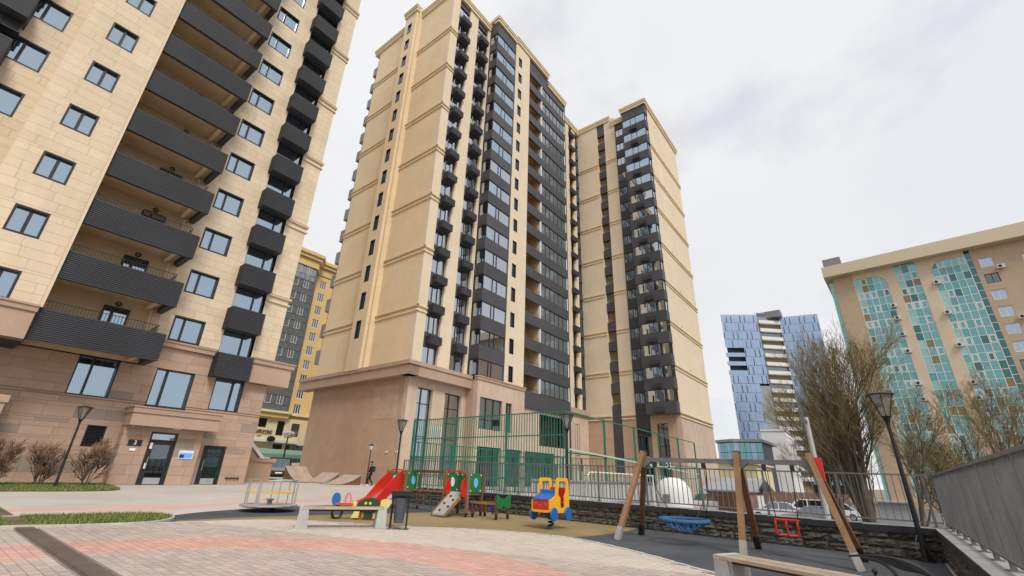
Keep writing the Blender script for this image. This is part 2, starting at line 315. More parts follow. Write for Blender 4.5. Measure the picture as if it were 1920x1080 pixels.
class Facade:
    """u runs to the right seen from outside, d goes into the building, z up. rot 0 faces -Y, rot -90 faces -X"""
    def __init__(s, root, ox, oy, rot=0): s.root = root; s.o = Vector((ox, oy, 0)); s.rot = rad(rot); s.c = Matrix.Rotation(s.rot, 3, 'Z')
    def add(s, name, me, u=0, d=0, z=0): return ob(name, me, s.root, s.o + s.c @ Vector((u, d, 0)) + Vector((0, 0, z)) - BASE[s.root.name], s.rot)
    def mb(s, name, mb, mt, smooth=False): return s.add(name, mb.mesh(name, mt, smooth))
    def wall(s, name, a0, a1, z0, z1, holes=(), d0=0, d1=.3, mt='cream_plaster'):
        mb = MB()
        for p, q, b, t in courses(a0, a1, z0, z1, holes, 1e3, 0, None, R): mb.box(p, q, d0, d1, b, t)
        return s.mb(name, mb, mt)
    def clad(s, name, a0, a1, z0, z1, holes, mt, rowh=.5, lens=(.9, 1.45), d=0, th=.03, single=lambda p, q, b, t: False, zoff=0, gap=.0045):
        mb = MB()
        for p, q, b, t in courses(a0, a1, z0, z1, holes, rowh, lens[0], lens[1], R, zoff):
            w2 = (q - p) / 2 - gap; h2 = (t - b) / 2 - gap
            if w2 < .02 or h2 < .02: continue
            dd = R.uniform(0, .004)
            if single(p, q, b, t): s.add(name, MB().box(-w2, w2, 0, th, -h2, h2, 'k').mesh(name, mt), (p + q) / 2, d - dd, (b + t) / 2)
            else: mb.box((p + q) / 2 - w2, (p + q) / 2 + w2, d - dd, d + th, (b + t) / 2 - h2, (b + t) / 2 + h2, 'k')
        if mb.f: tag(s.mb(name + '_field', mb, mt), kind='stuff')
    def window(s, u0, u1, z0, z1, mull=(.5,), d=.12, fr='frame_dark', gl='glass', fw=.06, mw=.09, name='window', depth=.12, trans=(), curtain=None, sill=0, reveal=0):
        w = u1 - u0; h = z1 - z0; key = ('win', round(w, 3), round(h, 3), tuple(mull), tuple(trans), fr, fw, mw, depth, reveal)
        def mk():
            m = MB(); y0 = -reveal; y1 = depth
            m.box(0, fw, y0, y1, 0, h); m.box(w - fw, w, y0, y1, 0, h); m.box(fw, w - fw, y0, y1, 0, fw); m.box(fw, w - fw, y0, y1, h - fw, h)
            for t in mull: m.box(t * w - mw / 2, t * w + mw / 2, 0, depth * .8, fw, h - fw)
            es = [fw] + [x for t in mull for x in (t * w - mw / 2, t * w + mw / 2)] + [w - fw]
            for t in trans:
                for a, b in zip(es[::2], es[1::2]): m.box(a, b, .005, depth * .75, t * h - mw * .35, t * h + mw * .35)
            return m.mesh(name, fr)
        o = s.add(name, cached(key, mk), u0, d, z0)
        es = [fw] + [x for t in mull for x in (t * w - mw / 2, t * w + mw / 2)] + [w - fw]
        for a, b in zip(es[::2], es[1::2]):
            pw, ph = round(b - a, 3), round(h - 2 * fw, 3)
            ob('pane', cached(('pane', pw, ph, gl), lambda: MB().quad((0, 0, 0), (pw, 0, 0), (pw, 0, ph), (0, 0, ph)).mesh('pane', gl)), o, (a, depth * .5, fw))
        if curtain:
            for a, b in curtain:
                cw = round((b - a) * w, 3); ph = round(h - 2 * fw, 3)
                def mc():
                    m = MB(); n = max(6, int(cw / .06))
                    for i in range(n):
                        x0, x1 = cw * i / n, cw * (i + 1) / n
                        m.quad((x0, .05 * (i % 2), 0), (x1, .05 * ((i + 1) % 2), 0), (x1, .05 * ((i + 1) % 2), ph), (x0, .05 * (i % 2), ph))
                    return m.mesh('curtain', 'curtain')
                ob('curtain', cached(('cur', cw, ph), mc), o, (a * w, depth + .1, fw))
        return o
    def box(s, name, u0, u1, d0, d1, z0, z1, mt):
        key = ('box', name, round(u1 - u0, 3), round(d1 - d0, 3), round(z1 - z0, 3), mt)
        return s.add(name, cached(key, lambda: MB().box(0, u1 - u0, 0, d1 - d0, 0, z1 - z0).mesh(name, mt)), u0, d0, z0)
def ribbed(w, h, dep, n, side=True):     # box with a horizontally ribbed front and sides
    m = MB(); e = .04; p = h / n
    m.box(0, w, e, dep, 0, h)
    for i in range(n):
        z0 = i * p; z1 = z0 + p * .62
        m.box(-.012, w + .012, 0, e + .002, z0, z1, 'k')
        if side:
            m.box(-e, 0, 0, dep, z0, z1, 'r'); m.box(w, w + e, 0, dep, z0, z1, 'l')
    return m
# ------------------------------------------------------------------ ground
G = MB(); G.quad((-3000, -3000, -1.5), (3000, -3000, -1.5), (3000, 3000, -1.5), (-3000, 3000, -1.5)); struct('ground', G, 'earth')
G = MB(); G.prism([(14.9, -70), (100, -70), (100, 17), (39.4, 17), (39.4, 10.2), (14.9, 10.2)], -1.62, -1.45); struct('car_park', G, 'asphalt')
def arc(c, r, a0, a1, n): return [(c[0] + r * math.cos(rad(a0 + (a1 - a0) * i / n)), c[1] + r * math.sin(rad(a0 + (a1 - a0) * i / n))) for i in range(n + 1)]
def smooth(pts, n=6):
    out = []
    for i in range(len(pts) - 1):
        p0 = pts[max(i - 1, 0)]; p1 = pts[i]; p2 = pts[i + 1]; p3 = pts[min(i + 2, len(pts) - 1)]
        for j in range(n):
            t = j / n
            out.append(tuple(.5 * (2 * p1[k] + (p2[k] - p0[k]) * t + (2 * p0[k] - 5 * p1[k] + 4 * p2[k] - p3[k]) * t * t + (3 * p1[k] - p0[k] - 3 * p2[k] + p3[k]) * t ** 3) for k in range(len(p1))))
    return out + [tuple(pts[-1])]
# terrace slab: everything stands on it
G = MB(); G.prism([(-45, -1.0), (14.75, -1.0), (14.75, 10.4), (39.2, 10.4), (39.2, 17.8), (75, 17.8), (75, 120), (-45, 120)], -1.6, 0, gzf=gz); struct('terrace', G, 'pavement')
# rubber play surface: black sheet with the ochre field on top
RUB = smooth([(4.15, 13.15), (5.4, 12.95), (6.86, 12.4), (8.2, 10.2), (9.35, 8.9), (10.15, 7.6), (10.45, 6.3), (10.1, 5.0), (9.45, 3.7), (8.76, 2.56), (8.1, 1.0), (7.7, -.6)], 6)
RUBP = RUB + [(14.15, -.6), (14.15, 16.2), (9.5, 16.3)] + smooth([(9.5, 16.3), (8.2, 16.15), (6.86, 15.75), (5.6, 15.2), (4.7, 14.45), (4.25, 13.75), (4.15, 13.15)], 5)[1:-1]
G = MB(); G.prism(RUBP, -.02, .006, gzf=gz); struct('rubber_surface', G, 'rubber_black')
i0 = min(range(len(RUB)), key=lambda i: (RUB[i][0] - 10.45) ** 2 + (RUB[i][1] - 6.3) ** 2)
OCH = RUB[2:i0 + 1] + smooth([(10.45, 6.3), (11.6, 6.05), (12.9, 6.0), (14.14, 6.15)], 4)[1:] + [(14.14, 11.6)] + smooth([(14.14, 11.6), (12.7, 12.3), (11.0, 12.75), (9.0, 13.1), (7.2, 13.35), (5.8, 13.5), (4.6, 13.4)], 4)
G = MB(); G.prism(OCH, -.01, .011, gzf=gz); struct('ochre_rubber_field', G, 'rubber_ochre')
# kerb ring between paving and rubber (one stone per piece)
kr = ob('kerb_edging', MB().prism([(0, 0), (.01, 0), (.01, .01), (0, .01)], -.2, -.19).mesh('kerb_bed', 'kerb')); tag(kr, kind='structure')
acc = 0; pts = RUB; seg = []
for a, b in zip(pts, pts[1:]):
    n = max(1, int(math.hypot(b[0] - a[0], b[1] - a[1]) / .25))
    for i in range(n): seg.append(((a[0] + (b[0] - a[0]) * i / n, a[1] + (b[1] - a[1]) * i / n)))
for a, b in zip(seg[::2], seg[2::2]):
    d = Vector((b[0] - a[0], b[1] - a[1])); l = d.length; ang = math.atan2(d.y, d.x)
    me = cached(('kerb', round(l, 1)), lambda: MB().box(0, round(l, 1) + .01, -.04, .04, -.1, .018).mesh('kerb_stone', 'kerb'))
    ob('kerb_stone', me, kr, (a[0], a[1], gz(*a)), ang)
# expansion-joint cover crossing the court
G = MB(); G.prism([(1.93, -1), (2.17, -1), (2.17, 30), (1.93, 30)], .0, .022, gzf=gz); G.prism([(1.90, -1), (1.935, -1), (1.935, 30), (1.90, 30)], -.02, .012, gzf=gz); struct('joint_cover_strip', G, 'joint_cover')
# red paving bands farther off
G = MB()
up = smooth([(-14, 17.2), (-4, 17.5), (2.3, 17.68), (4.84, 17.66), (8.14, 18.4), (12.8, 19.3), (18, 19.8)], 4); lo = smooth([(-14, 16.4), (-4, 16.7), (2.3, 16.94), (4.6, 16.62), (6.47, 17.07), (7.71, 17.6), (12.8, 18.6), (18, 19.2)], 4)
G.prism(lo + up[::-1], -.01, .005, gzf=gz); struct('red_paving_band', G, 'paver_red')
# pavers of the near ring: centre CC, red ring 3.75-5.2 m
CC = (1.9, 5.8)
def inside(x, y, P):
    c = False; j = len(P) - 1
    for i in range(len(P)):
        if (P[i][1] > y) != (P[j][1] > y) and x < (P[j][0] - P[i][0]) * (y - P[i][1]) / (P[j][1] - P[i][1]) + P[i][0]: c = not c
        j = i
    return c
GR2 = smooth([(-6, 13.7), (0, 13.6), (1.74, 13.5), (2.83, 13.2), (3.9, 13.15), (4.5, 13.6), (4.75, 14.3), (4.62, 14.95), (3.9, 15.25), (3.23, 15.34), (1.92, 15.45), (0, 15.5), (-6, 15.6)], 5)
base = MB().prism([(-3, .2), (8.3, .2), (8.8, 2.6), (10.4, 6.2), (8.3, 10.1), (6.9, 12.4), (4.2, 13.1), (-3, 13.45)], -.02, .002, gzf=gz)
pv = struct('near_paving', base, 'paver_joint')
cand = []
x = -.4
while x < 10.6:
    y = .6 + (.1 if int(round(x / .125)) % 2 else 0)
    while y < 13.5:
        cx, cy = x + .0625, y + .125
        if not (1.86 < cx < 2.24) and not inside(cx, cy, RUBP) and not inside(cx, cy, GR2) and cy < 13.4 and cx < 10.5:
            dd = min(math.hypot(cx - a, cy - b) for a, b in RUB[::3])
            if dd > .13: cand.append((cx, cy))
        y += .25
    x += .125
def pix(P):
    v = Vector(P) - Vector((0, 0, CAM_H)); f = v.dot(FW)
    return (960 + F_PX * v.dot(RT) / f, 540 - F_PX * v.dot(UP) / f) if f > .1 else (-9, -9)
vis = [c for c in cand if 0 < pix((c[0], c[1], gz(*c)))[0] < 1920 and 0 < pix((c[0], c[1], gz(*c)))[1] < 1080]
vis.sort(key=lambda c: c[0] ** 2 + c[1] ** 2); near = set(vis[:300])
pm = {}
def ptype(c):
    r = math.hypot(c[0] - CC[0], c[1] - CC[1])
    return 'paver_red' if 3.75 < r < 5.2 else ('paver_light' if r > 5.2 and c[0] > 5 and (c[0] + (c[1] - 6) * .35) > 7.3 else 'paver_grey')
for t in ('paver_red', 'paver_grey', 'paver_light'): pm[t] = MB()
for c in cand:
    t = ptype(c); h = .009 + R.uniform(0, .003); w2, l2 = .0585, .121
    if c in near:
        me = cached(('pav', t), lambda: MB().box(-w2, w2, -l2, l2, -.012, .01, 'b').mesh('paver', t))
        ob('paver', me, pv, (c[0], c[1], gz(*c) + R.uniform(0, .003)))
    else: pm[t].box(c[0] - w2, c[0] + w2, c[1] - l2, c[1] + l2, gz(*c) - .01, gz(*c) + h, 'b')
for t, mb in pm.items():
    if mb.f: tag(ob('paver_field', mb.mesh('paver_field', t), pv), kind='stuff')
# grass beds
def grass(name, P, n, hmin, hmax):
    G = MB(); G.prism(P, -.02, .03, gzf=gz); s = struct(name, G, 'grass_soil')
    xs = [p[0] for p in P]; ys = [p[1] for p in P]; mb = MB(); k = 0
    while k < n:
        x, y = R.uniform(max(min(xs), -3.5), max(xs)), R.uniform(min(ys), max(ys))
        if not inside(x, y, P) or 1.88 < x < 2.2: continue
        k += 1; a = R.uniform(0, 6.28); h = R.uniform(hmin, hmax); wd = R.uniform(.006, .012); z = gz(x, y) + .028; le = R.uniform(.2, .9) * h
        dx, dy = math.cos(a) * wd, math.sin(a) * wd
        mb.quad((x - dx, y - dy, z), (x + dx, y + dy, z), (x - dy / wd * le, y + dx / wd * le, z + h))
    tag(ob('grass', mb.mesh('grass', 'grass_blade')), 'short green grass growing in the bed ' + ('by the building wall' if 'building' in name else 'beside the rubber play surface'), 'grass', kind='stuff')
grass('near_grass_bed', GR2, 26000, .03, .09)
GR1 = smooth([(-8, 25.2), (0, 25.0), (2.8, 25.05), (4.4, 25.0), (5.6, 25.15), (6.4, 25.9), (6.7, 27.2), (6.86, 29.2), (6.86, 30.9)], 4) + [(-8, 31.1)]
grass('building_grass_bed', GR1, 30000, .04, .10)
# pale kerb round the near bed end
kb = ob('bed_kerb', MB().box(0, .01, 0, .01, -.3, -.29).mesh('bed_kerb', 'kerb')); tag(kb, kind='structure')
for a, b in zip(GR2, GR2[1:]):
    if a[0] < -3.5 or b[0] < -3.5: continue
    d = Vector((b[0] - a[0], b[1] - a[1])); ob('kerb_stone', MB().box(0, d.length, -.05, .03, -.1, .05).mesh('kerb_stone', 'kerb'), kb, (a[0], a[1], gz(*a)), math.atan2(d.y, d.x))
# ------------------------------------------------------------------ left residential tower
NF = 15
lt = thing('residential_tower', (6, 33, .42), 'cream stone apartment tower with long charcoal balconies and brown stone base at left', 'apartment tower')
A = Facade(lt, 0, 31.2); B = Facade(lt, 0, 28.8); C = Facade(lt, 0, 30.44)
ZT = 8.0 + 3 * NF
# solid core behind the glass
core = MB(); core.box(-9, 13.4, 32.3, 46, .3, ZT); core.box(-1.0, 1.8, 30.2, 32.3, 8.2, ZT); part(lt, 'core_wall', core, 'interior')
nsing = [0]
def single(p, q, b, t):
    if nsing[0] >= 296: return False
    nsing[0] += 1; return True
def no(*a): return False
# brown base
hb = [(4.27, 5.95, 4.5, 6.46), (7.6, 9.52, 4.38, 6.46), (10.66, 12.36, 4.54, 6.42), (5.58, 6.36, 2.13, 3.15), (11.05, 12.27, .4, 2.54), (6.95, 10.58, .3, 3.3), (6.97, 11.0, 3.3, 4.1)]
A.wall('base_wall', -9, 13.75, .3, 6.44, hb, .03, .45, 'brown_joint')
for b in ((7.0, 10.3),):
    A.wall('base_wall', b[0], b[1], 6.44, 8.0, (), .03, .45, 'brown_joint')
A.clad('stone_panel', -2.6, 13.75, .42, 6.42, hb, 'brown_stone', single=single)
A.clad('stone_panel', 7.0, 10.3, 6.44, 7.66, (), 'brown_stone', single=single)
# podium cornice right of the balcony stack, and the overhang past the corner
A.box('cornice', 7.0, 10.2, -.16, .05, 7.67, 8.0, 'brown_stone'); A.box('cornice', 7.0, 10.2, -.21, .05, 7.93, 8.03, 'brown_stone')
A.box('podium_band', 12.3, 14.95, -.42, 14.5, 6.45, 7.66, 'brown_stone'); A.box('cornice', 12.27, 15.08, -.52, 14.6, 7.66, 8.0, 'brown_stone'); A.box('cornice', 12.25, 15.13, -.57, 14.65, 7.93, 8.03, 'brown_stone')
# cream right wall
hw = [(7.6, 9.24, 8.1 + 3 * k, 9.6 + 3 * k) for k in range(NF)] + [(10.35, 12.3, 7.9, ZT + 1)]
A.wall('wall', 6.9, 10.35, 8.03, ZT, hw[:-1], .03, .4, 'joint'); A.wall('wall', 12.3, 13.85, 8.03, ZT, (), .03, .4, 'joint')
A.clad('stone_panel', 6.9, 13.85, 8.1, 26.1, hw, 'cream_stone', single=lambda p, q, b, t: b < 14.2 and single(p, q, b, t))
A.clad('upper_stone_panel', 6.9, 13.85, 26.1, ZT, hw, 'cream_stone', single=no)
A.box('side_wall', 13.4, 13.83, .4, 14, .3, ZT, 'cream_stone')
A.box('side_wall', 13.3, 13.73, .45, 14, .3, 6.44, 'brown_stone')
for k in range(NF):
    z = 3 * k
    gl = [(), ((0, .36),), ((.05, .34),)][R.choice([0, 0, 1, 2, 0])]
    A.window(7.6, 9.24, 8.1 + z, 9.6 + z, (.36,), .10, reveal=.11, depth=.18, fw=.085, mw=.10, curtain=gl or None)
    # dark strip with projecting boxes
    if k < NF:
        A.window(10.37, 12.28, 7.98 + z, 9.42 + z, (.66,), .24, reveal=.04, depth=.16, curtain=((.7, .98),) if R.random() < .3 else None)
        A.box('spandrel', 10.36, 12.29, .2, .4, 6.5 + z if k else 8.03, 7.98 + z, 'rib_grey') if k else None
        A.box('strip_lintel', 10.36, 12.29, .2, .4, 9.42 + z, 9.5 + z, 'rib_grey')
    A.add('balcony_box', cached('bbox', lambda: ribbed(2.0, 1.43, .95, 14).mesh('balcony_box', 'rib_grey')), 10.2, -.8, 6.42 + z)
for k in range(7):
    zc = 12.6 + 6 * k
    m = MB(); m.box(12.36, 14.0, -.13, .0, zc - .12, zc); m.box(12.36, 13.97, -.10, .0, zc - .55, zc - .43); m.box(13.86, 14.0, 0, 1.2, zc - .12, zc); m.box(13.86, 13.97, 0, 1.2, zc - .55, zc - .43); m.box(12.36, 13.95, -.16, .0, zc, zc + .03)
    A.mb('band_cornice', m, 'cream_trim')
A.box('corner_trim', 12.3, 12.38, -.02, .4, 8.03, ZT, 'cream_trim')
# projecting bay
hw = [(-.22, .96, 7.86 + 3 * k, 9.22 + 3 * k) for k in range(NF)]
B.wall('wall', -1.2, 1.93, 7.8, ZT, hw, .03, .4, 'joint')
B.clad('stone_panel', -1.2, 1.93, 7.86, 26, hw, 'cream_stone', single=lambda p, q, b, t: b < 16 and single(p, q, b, t))
B.clad('upper_stone_panel', -1.2, 1.93, 26, ZT, hw, 'cream_stone', single=no)
B.box('side_wall', -1.2, -.85, .4, 1.9, 6.4, ZT, 'cream_stone'); B.box('side_wall', 1.6, 1.92, .4, 2.45, 7.8, ZT, 'soffit_cream')
B.box('corner_trim', 1.93, 2.07, .03, 2.4, 7.86, ZT, 'cream_trim')
for k in range(NF): B.window(-.22, .96, 7.86 + 3 * k, 9.22 + 3 * k, (.5,), .10, reveal=.11, depth=.18, fw=.085, mw=.13)
B.box('podium_band', -1.4, 1.93, -.12, 1.0, 6.3, 7.55, 'brown_stone'); B.box('cornice', -1.5, 1.96, -.2, 1.0, 7.55, 7.82, 'brown_stone'); B.box('cornice', -1.5, 1.98, -.25, 1.0, 7.78, 7.87, 'brown_stone')
B.box('soffit', -9, 1.93, -.1, 2.4, 6.2, 6.3, 'soffit_shaded')
# set-back wall at the far left
hw = [(-4.4, -1.74, 7.98 + 3 * k, 9.5 + 3 * k) for k in range(NF)]
C.wall('wall', -9, -1.2, 6.3, ZT, hw, .03, .4, 'joint'); C.clad('upper_stone_panel', -9, -1.2, 6.4, ZT, hw, 'cream_stone', single=no)
for k in range(NF):
    C.window(-4.4, -1.74, 7.98 + 3 * k, 9.5 + 3 * k, (.32, .66), .10, reveal=.11, depth=.18, fw=.085, mw=.12)
    C.add('balcony_box', cached('bbox2', lambda: ribbed(3.2, 1.43, 1.2, 14).mesh('balcony_box', 'rib_grey')), -6.15, -1.24, 6.9 + 3 * k)
    m = MB(); m.box(0, .06, 0, .06, 0, .62); m.box(.74, .8, 0, .06, 0, .62); m.box(0, .8, 0, .5, -.05, 0); m.box(.08, .72, .08, .45, .03, .55)
    for i in range(8): m.box(.06, .74, 0, .03, .06 + i * .07, .09 + i * .07)
    C.add('ac_basket', cached('basket', lambda: m.mesh('ac_basket', 'iron')), -3.72, -.75, 6.2 + 3 * k)
# long balconies
def balcony_rail():
    m = MB(); m.box(0, 4.5, 0, .03, .43, .46)
    for i in range(35): m.box(i * 4.47 / 34, i * 4.47 / 34 + .022, .005, .025, -.04, .43)
    m.bar((4.5, .015, .44), (4.5, 1.5, .44), .03); m.bar((4.5, .015, -.02), (4.5, 1.5, .42), .02)
    for i in range(9): m.bar((4.5, .1 + i * .17, -.04), (4.5, .1 + i * .17, .43), .02)
    return m.mesh('railing', 'iron')
D = Facade(lt, 0, 29.0)
def door_mesh():
    m = MB(); w, h = 1.14, 2.3; m.box(0, .08, 0, .1, 0, h); m.box(w - .08, w, 0, .1, 0, h); m.box(.08, w - .08, 0, .1, h - .12, h); m.box(.34, .48, 0, .1, 0, h - .12); m.box(.08, w - .08, 0, .09, 0, .12); return m.mesh('balcony_door', 'frame_dark')
for k in range(NF):
    z = 3 * k
    m = ribbed(5.0, 1.45, .24, 15); m.box(4.72, 5.0, .24, 2.15, 0, 1.45); m.box(0, .1, .24, 2.2, 0, 1.45)
    D.add('balcony', cached('balc', lambda: m.mesh('balcony', 'rib_grey')), 1.95, 0, 6.43 + z)
    D.box('balcony_floor', 2.08, 6.66, .245, 2.2, 6.72 + z, 6.9 + z, 'soffit_cream')
    D.box('balcony_beam', 6.1, 6.3, .3, 2.15, 6.52 + z, 6.71 + z, 'cream_trim')
    D.add('railing', cached('brail', balcony_rail), 2.1, .3, 7.88 + z)
    d = D.add('balcony_door', cached('bdoor', door_mesh), 4.39, 2.12, 6.92 + z)
    for a, b in ((.08, .34), (.48, 1.06)):
        ob('pane', cached(('bdp', a), lambda: MB().quad((0, 0, 0), (b - a, 0, 0), (b - a, 0, 2.06), (0, 0, 2.06)).mesh('pane', 'glass')), d, (a, .05, .12))
    m = MB(); m.torus((0, 0, 0), .11, .035, 14, 6, 'y'); m.lathe([(.085, -.01), (.09, .01)], k=12); 
    def lampm():
        q = MB(); q.torus((0, 0, 0), .11, .035, 14, 6, 'y'); return q.mesh('wall_lamp', 'iron')
    lo = D.add('wall_lamp', cached('wlamp', lampm), 4.94, 2.14, 9.42 + z)
    ob('lamp_glass', cached('wlg', lambda: MB().lathe([(.08, -.02), (.09, .02)], k=12).xf(Matrix.Rotation(rad(90), 4, 'X')).mesh('lamp_glass', 'lamp_glass')), lo)
    D.add('downpipe', cached('dpipe', lambda: MB().tube([(0, 0, 0), (0, 0, 2.62)], .045, 8).mesh('downpipe', 'cream_trim')), 6.42, 2.08, 6.9 + z)
D.box('recess_wall', 2.0, 6.95, 2.22, 2.6, 6.5, ZT, 'soffit_cream')
# base windows, louvre, doors
A.window(4.27, 5.95, 4.5, 6.46, (.38,), .16, reveal=.14, depth=.2, curtain=((.55, .8),))
A.window(7.6, 9.52, 4.38, 6.46, (.31,), .16, reveal=.14, depth=.2, mw=.11, trans=())
A.box('window_sill', 7.58, 9.54, -.02, .3, 4.34, 4.42, 'frame_dark')
A.window(10.66, 12.36, 4.54, 6.42, (.66,), .16, reveal=.14, depth=.2)
m = MB(); m.box(0, .05, 0, .2, 0, 1.02); m.box(.73, .78, 0, .2, 0, 1.02); m.box(.05, .73, 0, .2, 0, .05); m.box(.05, .73, 0, .2, .97, 1.02); m.box(.05, .73, .15, .2, .05, .97)
for i in range(13): m.bar((.05, .06, .09 + i * .07), (.73, .06, .09 + i * .07), .012, .075, (0, 1, .9))
A.add('louvre_vent', m.mesh('louvre_vent', 'frame_dark'), 5.58, -.01, 2.13)
def entrance(F, u0, u1, z0, z1, d, tr):
    w, h = u1 - u0, z1 - z0; m = MB(); m.box(0, .09, -.06, .12, 0, h); m.box(w - .09, w, -.06, .12, 0, h); m.box(.09, w - .09, -.06, .12, h - .09, h)
    if tr: m.box(.09, w - .09, 0, .1, tr - .05, tr + .05)
    m.box(.09, .28, .01, .09, .02, (tr or h) - .06); m.box(w - .19, w - .09, .01, .09, .02, (tr or h) - .06); m.box(.28, w - .19, .01, .09, .02, .2); m.box(.28, w - .19, .01, .09, (tr or h) - .2, (tr or h) - .06)
    o = F.add('entrance_door', m.mesh('entrance_door', 'frame_dark'), u0, d, z0)
    ht = (tr or h) - .2
    ob('pane', MB().quad((.28, .05, .2), (w - .19, .05, .2), (w - .19, .05, ht), (.28, .05, ht)).mesh('pane', 'glass_dark'), o)
    if tr: ob('transom_pane', MB().quad((.09, .05, tr + .05), (w - .09, .05, tr + .05), (w - .09, .05, h - .09), (.09, .05, h - .09)).mesh('transom_pane', 'glass_clear'), o)
    ob('handle', MB().tube([(.2, -.05, .75), (.2, -.05, 1.35)], .018, 8).mesh('handle', 'steel'), o)
    ob('kick_plate', MB().box(.3, w - .22, .0, .02, .03, .34).mesh('kick_plate', 'steel'), o)
    return o
P = Facade(lt, 0, 30.4)
hp = [(8.11, 9.36, .3, 3.02)]
P.wall('porch_wall', 6.95, 10.58, .3, 3.25, hp, .03, .79, 'brown_joint'); P.clad('stone_panel', 6.95, 10.58, .42, 3.24, hp, 'brown_stone', single=single, rowh=.47)
PS = Facade(lt, 6.95, 0, -90); PS.clad('stone_panel', -31.2, -30.43, .42, 3.24, (), 'brown_stone', single=single, d=-.03, rowh=.47)
e1 = entrance(P, 8.11, 9.36, .42, 3.02, .1, 2.17)
ob('notice', MB().box(0, .12, -.004, 0, 0, .3).mesh('notice', 'sign_white'), e1, (.12, .005, 1.75)); ob('notice', MB().box(0, .1, -.004, 0, 0, .26).mesh('notice', 'sign_white'), e1, (.14, .005, .78))
e2 = entrance(A, 11.05, 12.27, .42, 2.54, .1, None)
P.box('canopy', 6.9, 11.02, -.6, .8, 3.24, 3.86, 'brown_stone'); P.box('canopy_lip', 6.86, 11.06, -.66, .8, 3.86, 4.12, 'brown_stone'); P.box('canopy_lip', 6.83, 11.09, -.7, .8, 4.12, 4.18, 'brown_stone')
P.box('ceiling_lamp', 8.9, 9.3, -.4, -.1, 3.2, 3.24, 'lamp_white')
P.add('camera', MB().lathe([(.05, 0), (.05, .03), (.03, .06)], k=10).mesh('security_camera', 'frame_white'), 7.15, -.35, 3.17)
P.box('canopy', -6, 2.35, -.6, .8, 3.2, 3.7, 'brown_stone'); P.box('canopy_lip', -6, 2.42, -.66, .8, 3.7, 4.02, 'brown_stone')
P.box('porch_wall', -6, 1.2, 0, .8, .3, 3.2, 'brown_plaster')
# number plate, small plate and blue notice board by the door
sg = thing('house_number_sign', (7.53, 30.36, 2.1), 'black house number plate reading 3 beside the glass entrance door', 'sign')
lpart(sg, 'plate', MB().box(-.29, .29, 0, .03, .17, .46), 'sign_black')
ob('lettering', text_mesh('3', .30, 'sign_white', .006), sg, (0, -.008, .315))
lpart(sg, 'lower_plate', MB().box(-.14, .10, .0, .025, -.08, .04), 'sign_white')
bl = thing('notice_board', (9.97, 30.36, 1.74), 'pale blue notice board with darker blue corner beside the entrance door', 'sign')
lpart(bl, 'board', MB().box(-.35, .35, 0, .03, 0, .44), 'sign_pale'); lpart(bl, 'printed_panel', MB().box(-.31, .31, -.004, 0, .04, .30), 'sign_blue'); lpart(bl, 'picture', MB().box(-.31, -.08, -.008, -.0041, .04, .22), 'deep_blue')
wr = thing('hook_row', (13.0, 31.12, .8), 'row of small dark round hooks on the brown wall right of the second door', 'hook')
for i in range(4): shade(lpart(wr, 'knob', MB().lathe([(.01, -.05), (.05, -.03), (.06, 0), (.05, .03), (.01, .05)], (-.3 + .2 * i, 0, 0), 10), 'iron'))
lpart(wr, 'back_bar', MB().box(-.4, .4, .03, .07, -.02, .02), 'iron')
# low brown wall with cap and white stair cheek beyond the corner
lw = thing('garden_wall', (16.7, 36.2, .45), 'low brown stone wall with overhanging cap beyond the tower corner', 'wall')
part(lw, 'wall_body', MB().box(14.2, 17.6, 36.0, 36.5, .2, 1.82), 'brown_plaster'); part(lw, 'cap', MB().box(14.1, 17.78, 35.9, 36.6, 1.82, 2.08), 'brown_stone')
sc = thing('stair_cheek', (16.0, 38, .5), 'white sloping stair cheek with brown side rising behind the low brown wall', 'stair')
part(sc, 'side', MB().slab([(14.6, 37.6, .4), (17.5, 37.6, .4), (17.5, 37.6, 1.9), (14.6, 37.6, 4.75)], (0, .3, 0)), 'brown_plaster')
part(sc, 'coping', MB().slab([(14.6, 37.45, 4.75), (14.6, 37.45, 5.05), (17.75, 37.45, 2.0), (17.5, 37.45, 1.92)], (0, .6, 0)), 'white_wall')
# ------------------------------------------------------------------ central tower
ct = thing('corner_tower', (32, 36, .4), 'tall cream corner tower with charcoal bay windows above a brown base in the middle', 'apartment tower')
FR = Facade(ct, 0, 30.1); FL = Facade(ct, 24.6, 0, -90)
NK = 16; ZR = 58.5
def curt():
    r = R.random()
    return None if r < .18 else (((.03, .3),) if r < .55 else (((.62, .97),) if r < .7 else ((.04, .34), (.64, .96)) if r < .85 else ((.05, .95),)))
core = MB(); core.box(25.0, 49.0, 31.4, 44.8, .3, ZR - .3); core.box(32.2, 39.0, 30.0, 31.4, .3, ZR); part(ct, 'core_wall', core, 'interior')
